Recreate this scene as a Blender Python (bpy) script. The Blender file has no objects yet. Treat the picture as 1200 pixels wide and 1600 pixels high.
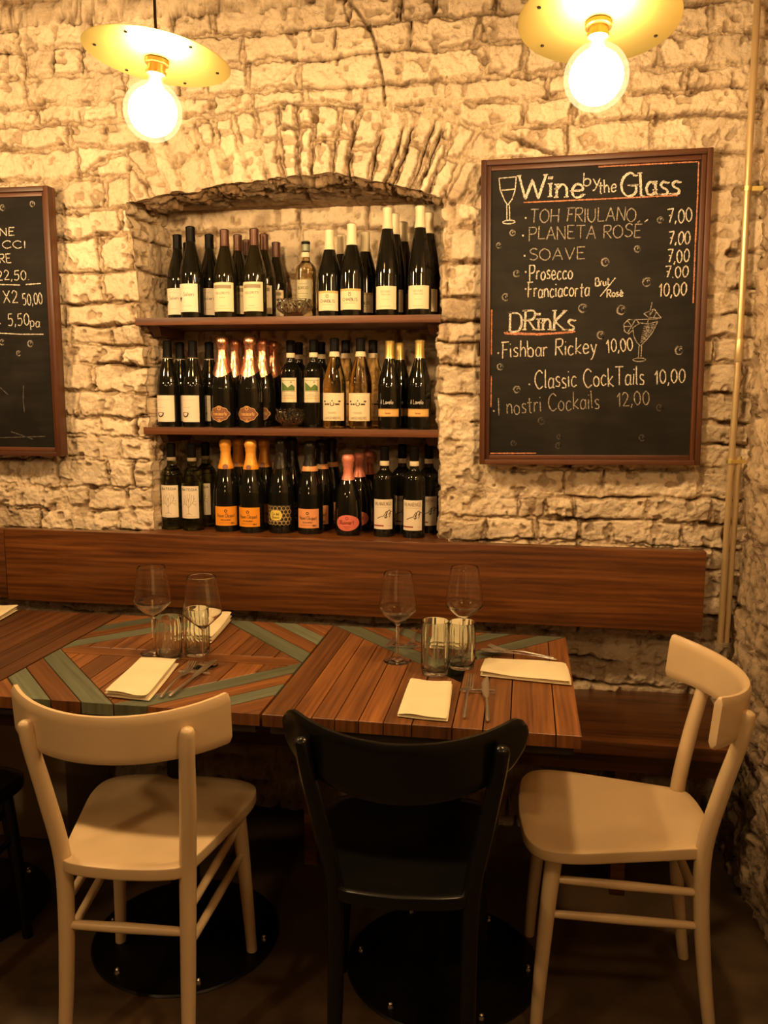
import bpy, bmesh, math, random
import numpy as np
from math import sin, cos, pi, radians, sqrt, atan2
from mathutils import Vector, Matrix

random.seed(7)
SC = bpy.context.scene
COL = SC.collection

# ------------------------------------------------------------------ camera
cam_d = bpy.data.cameras.new('camera')
cam = bpy.data.objects.new('camera', cam_d)
COL.objects.link(cam)
P_, Y_, R_ = radians(8.07), radians(9.53), radians(0.2)
fwd = Vector((-sin(Y_) * cos(P_), cos(Y_) * cos(P_), -sin(P_)))
rt = Vector((cos(Y_), sin(Y_), 0))
up = rt.cross(fwd)
rt2 = rt * cos(R_) + up * sin(R_)
up2 = -rt * sin(R_) + up * cos(R_)
mw = Matrix((( rt2.x, up2.x, -fwd.x, 0), (rt2.y, up2.y, -fwd.y, 0), (rt2.z, up2.z, -fwd.z, 1.45), (0, 0, 0, 1)))
cam.matrix_world = mw
cam_d.sensor_fit = 'VERTICAL'
cam_d.sensor_height = 36.0
cam_d.lens = 36.0 * 1304.0 / 1600.0
cam_d.clip_start = 0.02
SC.camera = cam

# ------------------------------------------------------------------ world, exposure, lights
world = bpy.data.worlds.new('world')
SC.world = world
world.use_nodes = True
world.node_tree.nodes['Background'].inputs[0].default_value = (1.0, 0.62, 0.30, 1)
world.node_tree.nodes['Background'].inputs[1].default_value = 0.008
SC.view_settings.view_transform = 'Standard'
SC.view_settings.look = 'None'
SC.view_settings.gamma = 1.0
SC.view_settings.use_curve_mapping = False
SC.view_settings.exposure = 0.30
LAMP_COLOR = (1.0, 0.63, 0.285)
BULB_STRENGTH = 385.0
SC.cycles.sample_clamp_indirect = 4.0
SC.cycles.blur_glossy = 0.6
SC.cycles.max_bounces = 10
SC.cycles.transmission_bounces = 10
SC.cycles.use_denoising = True


def room_lamp(name, loc, power, radius=0.065):
    d = bpy.data.lights.new(name, 'POINT')
    d.energy = power
    d.color = LAMP_COLOR
    d.shadow_soft_size = radius
    o = bpy.data.objects.new(name, d)
    o.location = loc
    COL.objects.link(o)


# the other pendant bulbs of the room, hanging over the tables behind the photographer
room_lamp('room_lamp', (-1.62, -0.05, 2.12), 27)
room_lamp('room_lamp', (0.50, 0.55, 2.12), 16)
room_lamp('room_lamp', (-0.6, -1.3, 2.15), 16)
room_lamp('room_lamp', (-1.75, 1.80, 2.06), 30)


# ------------------------------------------------------------------ node material helpers
def new_mat(name):
    m = bpy.data.materials.new(name)
    m.use_nodes = True
    nt = m.node_tree
    b = nt.nodes['Principled BSDF']
    return m, nt, b


def nd(nt, t, **kw):
    n = nt.nodes.new(t)
    for k, v in kw.items():
        if k in n.inputs:
            n.inputs[k].default_value = v
        else:
            setattr(n, k, v)
    return n


def ramp(nt, fac, stops):
    r = nt.nodes.new('ShaderNodeValToRGB')
    el = r.color_ramp.elements
    while len(el) < len(stops):
        el.new(0.5)
    for e, (p, c) in zip(el, stops):
        e.position = p
        e.color = (c[0], c[1], c[2], 1) if not isinstance(c, (int, float)) else (c, c, c, 1)
    nt.links.new(fac, r.inputs[0])
    return r.outputs[0]


def mixc(nt, fac, a, b, mode='MIX'):
    m = nt.nodes.new('ShaderNodeMix')
    m.data_type = 'RGBA'
    m.blend_type = mode
    for sock, v in ((m.inputs[0], fac), (m.inputs[6], a), (m.inputs[7], b)):
        if hasattr(v, 'links'):
            nt.links.new(v, sock)
        elif isinstance(v, (int, float)):
            sock.default_value = v
        else:
            sock.default_value = (v[0], v[1], v[2], 1)
    return m.outputs[2]


def noise(nt, vec, scale, detail=4, rough=0.55, dist=0.0):
    n = nt.nodes.new('ShaderNodeTexNoise')
    n.inputs['Scale'].default_value = scale
    n.inputs['Detail'].default_value = detail
    n.inputs['Roughness'].default_value = rough
    n.inputs['Distortion'].default_value = dist
    if vec is not None:
        nt.links.new(vec, n.inputs['Vector'])
    return n.outputs[0]


def bump(nt, b, h, strength, dist):
    n = nt.nodes.new('ShaderNodeBump')
    n.inputs['Strength'].default_value = strength
    n.inputs['Distance'].default_value = dist
    nt.links.new(h, n.inputs['Height'])
    nt.links.new(n.outputs[0], b.inputs['Normal'])


def objvec(nt, scale=(1, 1, 1), out='Object'):
    tc = nt.nodes.new('ShaderNodeTexCoord')
    mp = nt.nodes.new('ShaderNodeMapping')
    mp.inputs['Scale'].default_value = scale
    nt.links.new(tc.outputs[out], mp.inputs['Vector'])
    return mp.outputs[0]


def simple(name, color, rough=0.5, metal=0.0, coat=0.0, noise_amt=0.0, noise_scale=20.0, bump_amt=0.0, bump_scale=200.0, spec=0.5):
    m, nt, b = new_mat(name)
    b.inputs['Base Color'].default_value = (*color, 1)
    b.inputs['Roughness'].default_value = rough
    b.inputs['Metallic'].default_value = metal
    b.inputs['Coat Weight'].default_value = coat
    b.inputs['Coat Roughness'].default_value = 0.15
    b.inputs['Specular IOR Level'].default_value = spec
    v = objvec(nt)
    if noise_amt:
        f = noise(nt, v, noise_scale, 4)
        dk = tuple(c * (1 - noise_amt) for c in color)
        lt = tuple(min(1, c * (1 + noise_amt)) for c in color)
        c = ramp(nt, f, [(0.3, dk), (0.7, lt)])
        nt.links.new(c, b.inputs['Base Color'])
    if bump_amt:
        bump(nt, b, noise(nt, v, bump_scale, 3), bump_amt, 0.001)
    return m


def wood(name, base, dark, light, rough=0.45, grain=1.0, coat=0.0):
    """grain runs along UV.x (metres); per-plank tint in attribute 'pv'"""
    m, nt, b = new_mat(name)
    v = objvec(nt, (1.6, 34 * grain, 1), 'UV')
    v2 = objvec(nt, (5, 160 * grain, 1), 'UV')
    v3 = objvec(nt, (1.1, 7, 1), 'UV')
    n1 = noise(nt, v, 1.0, 5, 0.6, 0.8)
    n2 = noise(nt, v2, 1.0, 3, 0.6)
    n3 = noise(nt, v3, 1.0, 3, 0.5, 0.5)
    c1 = ramp(nt, n1, [(0.28, dark), (0.5, base), (0.74, light)])
    # growth rings drawn out along the plank
    w = nt.nodes.new('ShaderNodeTexWave')
    w.bands_direction = 'Y'
    w.inputs['Scale'].default_value = 5.5
    w.inputs['Distortion'].default_value = 8.0
    w.inputs['Detail'].default_value = 4.0
    w.inputs['Detail Scale'].default_value = 0.8
    w.inputs['Detail Roughness'].default_value = 0.65
    nt.links.new(objvec(nt, (0.45, 3.0 * grain, 1), 'UV'), w.inputs['Vector'])
    c2 = mixc(nt, 0.20, c1, ramp(nt, w.outputs[1], [(0.0, dark), (0.4, base), (1.0, light)]))
    # knots
    vo = nt.nodes.new('ShaderNodeTexVoronoi')
    vo.inputs['Scale'].default_value = 1.0
    nt.links.new(objvec(nt, (2.2, 5.5, 1), 'UV'), vo.inputs['Vector'])
    c2 = mixc(nt, ramp(nt, vo.outputs['Distance'], [(0.03, 0.85), (0.11, 0.0)]), c2, dark)
    c3 = mixc(nt, 0.30, c2, ramp(nt, n2, [(0.3, (0.5, 0.5, 0.5)), (0.6, (1, 1, 1))]), 'MULTIPLY')
    c4 = mixc(nt, 0.55, c3, ramp(nt, n3, [(0.3, (0.55, 0.5, 0.45)), (0.65, (1.15, 1.12, 1.1))]), 'MULTIPLY')
    at = nt.nodes.new('ShaderNodeAttribute')
    at.attribute_name = 'pv'
    c5 = mixc(nt, 1.0, c4, at.outputs[0], 'MULTIPLY')
    nt.links.new(c5, b.inputs['Base Color'])
    b.inputs['Roughness'].default_value = rough
    b.inputs['Coat Weight'].default_value = coat
    b.inputs['Coat Roughness'].default_value = 0.3
    bump(nt, b, n2, 0.35, 0.0008)
    return m


def glass(name, color, rough=0.0, ior=1.45):
    m, nt, b = new_mat(name)
    b.inputs['Base Color'].default_value = (*color, 1)
    b.inputs['Transmission Weight'].default_value = 1.0
    b.inputs['Roughness'].default_value = rough
    b.inputs['IOR'].default_value = ior
    return m


def emit(name, color, strength):
    m, nt, b = new_mat(name)
    b.inputs['Base Color'].default_value = (0.9, 0.85, 0.75, 1)
    b.inputs['Emission Color'].default_value = (*color, 1)
    b.inputs['Emission Strength'].default_value = strength
    return m


def stone_material(name, paint, bare, mortar, stain):
    """attribute 'sm': R = stone face (1) or mortar (0), G = per stone random, B = bare, unpainted stone"""
    m, nt, b = new_mat(name)
    at = nt.nodes.new('ShaderNodeAttribute')
    at.attribute_name = 'sm'
    sp = nt.nodes.new('ShaderNodeSeparateColor')
    nt.links.new(at.outputs[0], sp.inputs[0])
    v = objvec(nt)
    n1 = noise(nt, v, 5.0, 6, 0.62, 0.3)
    n2 = noise(nt, v, 26.0, 6, 0.65, 0.6)
    n3 = noise(nt, v, 110.0, 5, 0.7)
    lt = tuple(min(1, c * 1.10) for c in paint)
    dk = tuple(c * 0.84 for c in paint)
    cp = ramp(nt, sp.outputs[1], [(0.0, dk), (0.5, paint), (1.0, lt)])
    cp = mixc(nt, 0.6, cp, ramp(nt, n1, [(0.32, (0.80, 0.74, 0.66)), (0.62, (1.03, 1.02, 1.0))]), 'MULTIPLY')
    cm = mixc(nt, mixc(nt, 0.5, ramp(nt, n3, [(0.40, 0.0), (0.62, 1.0)]), ramp(nt, n2, [(0.35, 0.0), (0.65, 1.0)])), mortar, tuple(c * 0.50 for c in mortar))
    c = mixc(nt, sp.outputs[0], cm, cp)
    n4 = noise(nt, v, 75.0, 5, 0.65, 0.4)
    chip = mixc(nt, 1.0, ramp(nt, n2, [(0.50, 0.0), (0.68, 0.6)]), ramp(nt, n4, [(0.46, 0.15), (0.60, 1.0)]), 'MULTIPLY')
    c = mixc(nt, chip, c, stain)
    crumb = mixc(nt, 1.0, ramp(nt, n4, [(0.60, 0.0), (0.67, 0.8)]), ramp(nt, sp.outputs[0], [(0.3, 1.0), (0.9, 0.15)]), 'MULTIPLY')
    c = mixc(nt, crumb, c, tuple(q * 0.5 for q in stain))
    cb = mixc(nt, ramp(nt, n2, [(0.35, 0.0), (0.65, 1.0)]), bare, tuple(c_ * 0.45 for c_ in bare))
    c = mixc(nt, sp.outputs[2], c, cb)
    nt.links.new(c, b.inputs['Base Color'])
    b.inputs['Roughness'].default_value = 0.85
    b.inputs['Specular IOR Level'].default_value = 0.25
    mh = nt.nodes.new('ShaderNodeMath')
    mh.operation = 'MULTIPLY_ADD'
    nt.links.new(n2, mh.inputs[0])
    mh.inputs[1].default_value = 2.2
    nt.links.new(n3, mh.inputs[2])
    bump(nt, b, mh.outputs[0], 0.85, 0.0045)
    return m


# ------------------------------------------------------------------ materials
M = {}
M['stone'] = stone_material('painted_stone', (0.88, 0.745, 0.55), (0.30, 0.19, 0.10), (0.78, 0.62, 0.42), (0.42, 0.27, 0.14))
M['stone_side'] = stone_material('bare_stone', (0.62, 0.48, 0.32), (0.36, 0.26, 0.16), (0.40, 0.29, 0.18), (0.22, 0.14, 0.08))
M['plaster'] = simple('room_plaster', (0.13, 0.085, 0.05), 0.9, noise_amt=0.2, noise_scale=3)
M['ceiling'] = simple('ceiling_plaster', (0.20, 0.14, 0.085), 0.9, noise_amt=0.2, noise_scale=3)
M['pedestal'] = simple('bench_pedestal_plaster', (0.30, 0.24, 0.16), 0.85, noise_amt=0.2, noise_scale=4)
M['floor'] = simple('dark_screed', (0.085, 0.052, 0.025), 0.6, noise_amt=0.45, noise_scale=5, bump_amt=0.25, bump_scale=60)
M['bench'] = wood('varnished_bench_wood', (0.140, 0.045, 0.010), (0.042, 0.012, 0.003), (0.28, 0.105, 0.027), 0.36, 1.0, 0.15)
M['shelf'] = wood('shelf_wood', (0.135, 0.045, 0.015), (0.055, 0.017, 0.006), (0.23, 0.085, 0.03), 0.45)
M['plank'] = wood('table_plank_wood', (0.205, 0.074, 0.017), (0.080, 0.025, 0.006), (0.34, 0.140, 0.038), 0.42, 1.3, 0.1)
M['plank_dark'] = wood('dark_table_plank_wood', (0.085, 0.030, 0.009), (0.036, 0.011, 0.004), (0.15, 0.058, 0.019), 0.42, 1.3, 0.1)
M['plank_teal'] = wood('teal_painted_plank', (0.115, 0.135, 0.085), (0.066, 0.080, 0.050), (0.17, 0.19, 0.125), 0.5, 1.3)
M['frame'] = wood('board_frame_wood', (0.085, 0.028, 0.011), (0.035, 0.011, 0.004), (0.15, 0.053, 0.020), 0.45)
M['apron'] = simple('dark_table_underside', (0.022, 0.014, 0.008), 0.6)
M['cream'] = simple('cream_lacquered_wood', (0.70, 0.52, 0.30), 0.38, noise_amt=0.06, noise_scale=6, coat=0.1)
M['black'] = simple('black_lacquered_wood', (0.0045, 0.0045, 0.004), 0.24, coat=0.0, spec=0.40)
M['iron'] = simple('black_cast_iron', (0.004, 0.0035, 0.0035), 0.4, noise_amt=0.3, bump_amt=0.15, bump_scale=120, spec=0.25)
M['chrome'] = simple('polished_steel', (0.78, 0.76, 0.72), 0.14, 1.0)
M['steel'] = simple('cutlery_steel', (0.70, 0.66, 0.60), 0.28, 1.0)
M['brass'] = simple('brushed_brass', (1.0, 0.82, 0.30), 0.37, 1.0, noise_amt=0.06, noise_scale=8)
M['brass_dark'] = simple('aged_brass', (0.58, 0.36, 0.12), 0.3, 1.0)
M['pipe'] = simple('painted_conduit', (0.66, 0.50, 0.27), 0.32, 0.55)
M['cord'] = simple('brown_cord', (0.03, 0.017, 0.009), 0.8, spec=0.1)
M['rivet'] = simple('blackened_rivet', (0.004, 0.003, 0.002), 0.9, spec=0.05)
M['bulb'] = emit('lit_bulb_glass', LAMP_COLOR, BULB_STRENGTH)
M['globe'], _nt, _b = new_mat('glowing_globe_glass')
_e = nd(_nt, 'ShaderNodeEmission', Color=(1.0, 0.90, 0.42, 1), Strength=1.15)
_t = nd(_nt, 'ShaderNodeBsdfTransparent')
_m = nd(_nt, 'ShaderNodeMixShader')
_m.inputs[0].default_value = 0.35
_nt.links.new(_t.outputs[0], _m.inputs[1])
_nt.links.new(_e.outputs[0], _m.inputs[2])
_nt.links.new(_m.outputs[0], _nt.nodes['Material Output'].inputs[0])
M['napkin'] = simple('cream_napkin_cloth', (0.78, 0.68, 0.44), 0.85, noise_amt=0.05, noise_scale=12, bump_amt=0.5, bump_scale=900)
M['clear'] = glass('clear_glass', (1, 1, 1), 0.0, 1.45)
M['crystal'] = glass('crystal_glass', (0.97, 0.97, 0.95), 0.03, 1.5)
M['tumbler'] = glass('tumbler_glass', (0.93, 0.97, 0.94), 0.0, 1.5)


def board_material(name):
    m, nt, b = new_mat(name)
    v = objvec(nt)
    n1 = noise(nt, v, 3.5, 5, 0.6, 1.2)
    n2 = noise(nt, objvec(nt, (2, 2, 14)), 2.0, 4, 0.6)
    f = mixc(nt, 0.5, n1, n2)
    nt.links.new(ramp(nt, f, [(0.42, (0.0055, 0.0045, 0.0035)), (0.75, (0.023, 0.019, 0.015))]), b.inputs['Base Color'])
    b.inputs['Roughness'].default_value = 0.7
    b.inputs['Specular IOR Level'].default_value = 0.25
    return m


M['slate'] = board_material('blackboard_slate')


def chalk(name, color, lo=0.35, hi=0.60, miss=0.22):
    m, nt, b = new_mat(name)
    f = noise(nt, objvec(nt), 420.0, 2, 0.6)
    c = ramp(nt, f, [(lo, tuple(x * miss for x in color)), (hi, color)])
    nt.links.new(c, b.inputs['Base Color'])
    b.inputs['Roughness'].default_value = 0.95
    return m


M['chalk'] = chalk('white_chalk', (0.80, 0.74, 0.64))
M['chalk_soft'] = chalk('faint_chalk', (0.58, 0.52, 0.44), 0.42, 0.68)
M['chalk_ghost'] = chalk('rubbed_chalk', (0.16, 0.14, 0.12), 0.4, 0.7)
M['chalk_orange'] = chalk('orange_chalk', (0.75, 0.30, 0.16))
# bottles
M['gl_dark'] = simple('dark_bottle_glass', (0.006, 0.006, 0.004), 0.05, spec=0.6)
M['gl_brown'] = simple('olive_bottle_glass', (0.012, 0.010, 0.004), 0.05, spec=0.6)
M['gl_white'] = glass('pale_wine_in_clear_glass', (0.86, 0.66, 0.34), 0.0, 1.36)
M['gl_straw'] = glass('straw_wine_in_clear_glass', (0.92, 0.80, 0.50), 0.0, 1.36)
M['gl_green'] = glass('greenish_wine_bottle_glass', (0.36, 0.40, 0.20), 0.0, 1.36)


def foil(name, color, rough=0.35, metal=0.9, crinkle=0.0):
    m, nt, b = new_mat(name)
    b.inputs['Base Color'].default_value = (*color, 1)
    b.inputs['Roughness'].default_value = rough
    b.inputs['Metallic'].default_value = metal
    if crinkle:
        bump(nt, b, noise(nt, objvec(nt, (1, 1, 0.35)), 110.0, 2), crinkle, 0.003)
    return m


M['fo_black'] = foil('black_capsule', (0.004, 0.003, 0.0025), 0.45, 0.0)
M['fo_black'].node_tree.nodes['Principled BSDF'].inputs['Specular IOR Level'].default_value = 0.12
M['fo_russet'] = foil('russet_capsule', (0.085, 0.032, 0.018), 0.4, 0.3)
M['fo_cream'] = foil('cream_capsule', (0.80, 0.70, 0.48), 0.4, 0.0)
M['fo_gold'] = foil('gold_capsule', (0.85, 0.62, 0.22), 0.3, 0.8)
M['fo_rose'] = foil('rose_gold_foil', (0.90, 0.45, 0.28), 0.28, 0.95, 0.8)
M['fo_orange'] = foil('orange_foil', (0.92, 0.42, 0.06), 0.4, 0.25, 0.3)
M['fo_pink'] = foil('pink_foil', (0.80, 0.27, 0.18), 0.4, 0.3, 0.5)
M['fo_dark'] = foil('dark_foil', (0.03, 0.027, 0.022), 0.3, 0.6, 0.6)
M['fo_green'] = foil('grey_green_capsule', (0.22, 0.25, 0.17), 0.4, 0.1)
M['pp_cream'] = simple('cream_label_paper', (0.82, 0.70, 0.48), 0.7)
M['pp_white'] = simple('white_label_paper', (0.84, 0.74, 0.58), 0.7)
M['pp_orange'] = simple('orange_label_paper', (0.90, 0.34, 0.02), 0.6)
M['pp_pinkorange'] = simple('salmon_label_paper', (0.84, 0.36, 0.14), 0.6)
M['pp_pink'] = simple('pink_label_paper', (0.72, 0.18, 0.13), 0.6)
M['pp_sage'] = simple('sage_label_paper', (0.50, 0.47, 0.30), 0.7)
M['pp_gold'] = simple('gold_label_paper', (0.82, 0.50, 0.16), 0.45)
M['pp_bronze'] = simple('bronze_label_paper', (0.24, 0.095, 0.05), 0.5)
M['pp_yellow'] = simple('yellow_label_paper', (0.82, 0.66, 0.12), 0.5)
M['pp_black'] = simple('black_label_paper', (0.02, 0.018, 0.014), 0.6)
M['ink'] = simple('dark_ink', (0.05, 0.035, 0.02), 0.7)
M['ink_grey'] = simple('grey_ink', (0.34, 0.27, 0.17), 0.7)
M['ink_gold'] = simple('gold_ink', (0.62, 0.42, 0.16), 0.5)
M['ink_red'] = simple('red_ink', (0.30, 0.05, 0.02), 0.7)
M['ink_green'] = simple('green_ink', (0.11, 0.20, 0.04), 0.7)
M['ink_white'] = simple('white_ink', (0.80, 0.76, 0.68), 0.7)


# ------------------------------------------------------------------ mesh helpers
class MB:
    def __init__(s):
        s.v, s.f, s.mi, s.uv, s.pv = [], [], [], [], []

    def face(s, idx, mi=0, uv=None, pv=1.0):
        s.f.append(tuple(idx))
        s.mi.append(mi)
        s.uv.append(uv)
        s.pv.append(pv)

    def add(s, pts):
        n = len(s.v)
        s.v.extend([tuple(p) for p in pts])
        return n

    def box(s, x0, x1, y0, y1, z0, z1, mi=0, grain=0, pv=1.0, off=None, bev=0.0):
        """chamfered box; grain axis index for the UV"""
        off = random.random() * 20 if off is None else off
        b = bev
        cx, cy, cz = (x0 + x1) / 2, (y0 + y1) / 2, (z0 + z1) / 2
        bm = bmesh.new()
        bmesh.ops.create_cube(bm, size=1.0)
        for v in bm.verts:
            v.co = Vector((cx + v.co.x * (x1 - x0), cy + v.co.y * (y1 - y0), cz + v.co.z * (z1 - z0)))
        if b:
            bmesh.ops.bevel(bm, geom=bm.edges[:] + bm.verts[:], offset=b, segments=2, profile=0.6, affect='EDGES')
        s.from_bm(bm, mi, grain, pv, off)

    def from_bm(s, bm, mi=0, grain=0, pv=1.0, off=0.0, mat=None):
        bm.verts.ensure_lookup_table()
        n = len(s.v)
        for v in bm.verts:
            s.v.append(tuple(mat @ v.co if mat else v.co))
        o = [a for a in (0, 1, 2) if a != grain]
        for f in bm.faces:
            idx = [n + v.index for v in f.verts]
            nn = f.normal
            if abs(nn[grain]) > 0.7:
                uvs = [(v.co[o[0]] * 0.5 + off, v.co[o[1]] + off) for v in f.verts]
            else:
                k = o[0] if abs(nn[o[1]]) > abs(nn[o[0]]) else o[1]
                uvs = [(v.co[grain] + off, v.co[k] + off * 1.7) for v in f.verts]
            s.face(idx, mi, uvs, pv)
        bm.free()

    def tube(s, pts, rad, seg=16, mi=0, cap=True):
        pts = [Vector(p) for p in pts]
        if isinstance(rad, (int, float)):
            rad = [rad] * len(pts)
        rings = []
        ref = None
        for i, p in enumerate(pts):
            a = pts[max(0, i - 1)]
            b = pts[min(len(pts) - 1, i + 1)]
            t = (b - a).normalized()
            if ref is None:
                ref = Vector((1, 0, 0)) if abs(t.x) < 0.8 else Vector((0, 1, 0))
            n1 = (ref - t * ref.dot(t)).normalized()
            ref = n1
            n2 = t.cross(n1)
            rings.append(s.add([p + (n1 * cos(2 * pi * k / seg) + n2 * sin(2 * pi * k / seg)) * rad[i] for k in range(seg)]))
        for i in range(len(rings) - 1):
            for k in range(seg):
                k2 = (k + 1) % seg
                s.face((rings[i] + k, rings[i] + k2, rings[i + 1] + k2, rings[i + 1] + k), mi)
        if cap:
            s.face([rings[0] + k for k in reversed(range(seg))], mi)
            s.face([rings[-1] + k for k in range(seg)], mi)

    def lathe(s, prof, seg=40, mi=0, c=(0, 0, 0), close=False, rfun=None):
        """prof: list of (r, z)"""
        rings = []
        for r, z in prof:
            if r < 1e-6:
                rings.append((s.add([(c[0], c[1], c[2] + z)]), 1))
            else:
                pts = []
                for k in range(seg):
                    a = 2 * pi * k / seg
                    rr = r if rfun is None else rfun(r, z, a)
                    pts.append((c[0] + rr * cos(a), c[1] + rr * sin(a), c[2] + z))
                rings.append((s.add(pts), seg))
        pairs = list(zip(rings[:-1], rings[1:]))
        if close:
            pairs.append((rings[-1], rings[0]))
        for (a, na), (b, nb) in pairs:
            for k in range(seg):
                k2 = (k + 1) % seg
                if na == 1 and nb == 1:
                    continue
                if na == 1:
                    s.face((a, b + k2, b + k), mi)
                elif nb == 1:
                    s.face((a + k, a + k2, b), mi)
                else:
                    s.face((a + k, a + k2, b + k2, b + k), mi)

    def prism(s, poly, z0, z1, mi=0, gdir=(1, 0), pv=1.0, off=0.0, bev=0.0012):
        n = len(poly)
        cx = sum(p[0] for p in poly) / n
        cy = sum(p[1] for p in poly) / n

        def ins(p):
            d = Vector((cx - p[0], cy - p[1]))
            d = d.normalized() * bev * 1.3 if d.length > 1e-9 else d
            return (p[0] + d.x, p[1] + d.y)
        g = Vector((gdir[0], gdir[1])).normalized()
        h = Vector((-g.y, g.x))

        def uvt(p):
            q = Vector((p[0], p[1]))
            return (q.dot(g) + off, q.dot(h) + off * 1.3)
        a = s.add([(p[0], p[1], z0) for p in poly])
        b = s.add([(p[0], p[1], z1 - bev) for p in poly])
        c = s.add([(*ins(p), z1) for p in poly])
        for i in range(n):
            j = (i + 1) % n
            e = Vector((poly[j][0] - poly[i][0], poly[j][1] - poly[i][1]))
            L = e.length
            al = abs(e.normalized().dot(g)) > 0.7 if L > 1e-9 else True
            u0, u1 = uvt(poly[i]), uvt(poly[j])
            if al:
                q = [(u0[0], z0 + off), (u1[0], z0 + off), (u1[0], z1 + off), (u0[0], z1 + off)]
            else:
                q = [(off + z0, u0[1]), (off + z0, u1[1]), (off + z1, u1[1]), (off + z1, u0[1])]
            s.face((a + i, a + j, b + j, b + i), mi, q, pv)
            s.face((b + i, b + j, c + j, c + i), mi, [u0, u1, u1, u0], pv)
        s.face([c + i for i in range(n)], mi, [uvt(p) for p in poly], pv)
        s.face([a + i for i in reversed(range(n))], mi, [uvt(p) for p in reversed(poly)], pv)

    def mesh(s, name, mats, smooth=40):
        me = bpy.data.meshes.new(name)
        me.from_pydata(s.v, [], s.f)
        for m in (mats if isinstance(mats, (list, tuple)) else [mats]):
            me.materials.append(m)
        me.polygons.foreach_set('material_index', s.mi)
        if any(u is not None for u in s.uv):
            uvl = me.uv_layers.new(name='UVMap')
            flat = []
            for f, u in zip(s.f, s.uv):
                for k in range(len(f)):
                    flat.extend(u[k] if u is not None else (0, 0))
            uvl.data.foreach_set('uv', flat)
        ca = me.color_attributes.new('pv', 'FLOAT_COLOR', 'CORNER')
        flat = []
        for f, p in zip(s.f, s.pv):
            c = (p, p, p, 1) if isinstance(p, (int, float)) else (*p, 1)
            flat.extend(c * len(f))
        ca.data.foreach_set('color', flat)
        if smooth:
            me.polygons.foreach_set('use_smooth', [True] * len(s.f))
            me.set_sharp_from_angle(angle=radians(smooth))
        me.update()
        return me


def obj(name, mesh, parent=None, loc=None, rot=None):
    o = bpy.data.objects.new(name, mesh)
    COL.objects.link(o)
    if parent:
        o.parent = parent
    if loc:
        o.location = loc
    if rot:
        o.rotation_euler = rot
    return o


def thing(name, label, cat, loc=(0, 0, 0), rot=(0, 0, 0), group=None, mesh=None):
    o = bpy.data.objects.new(name, mesh)
    COL.objects.link(o)
    o.location = loc
    o.rotation_euler = rot
    o['label'] = label
    o['category'] = cat
    if group:
        o['group'] = group
    return o


def structure(name, mesh, label=None):
    o = bpy.data.objects.new(name, mesh)
    COL.objects.link(o)
    o['kind'] = 'structure'
    if label:
        o['label'] = label
    return o


def copy_thing(o, loc, rotz, label):
    c = o.copy()
    COL.objects.link(c)
    c.location = loc
    c.rotation_euler = (0, 0, rotz)
    c['label'] = label
    for ch in o.children:
        d = ch.copy()
        COL.objects.link(d)
        d.parent = c
        for g in ch.children:
            e = g.copy()
            COL.objects.link(e)
            e.parent = d
    return c


def smooth_path(pts, n=6):
    """Catmull-Rom through pts (any dimension)"""
    if len(pts) < 3:
        return [tuple(p) for p in pts]
    P = [np.array(p, float) for p in pts]
    P = [2 * P[0] - P[1]] + P + [2 * P[-1] - P[-2]]
    out = []
    for i in range(1, len(P) - 2):
        for k in range(n):
            t = k / n
            a, b, c, d = P[i - 1], P[i], P[i + 1], P[i + 2]
            out.append(tuple(0.5 * ((2 * b) + (c - a) * t + (2 * a - 5 * b + 4 * c - d) * t * t + (3 * b - a - 3 * c + d) * t ** 3)))
    out.append(tuple(P[-2]))
    return out


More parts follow.
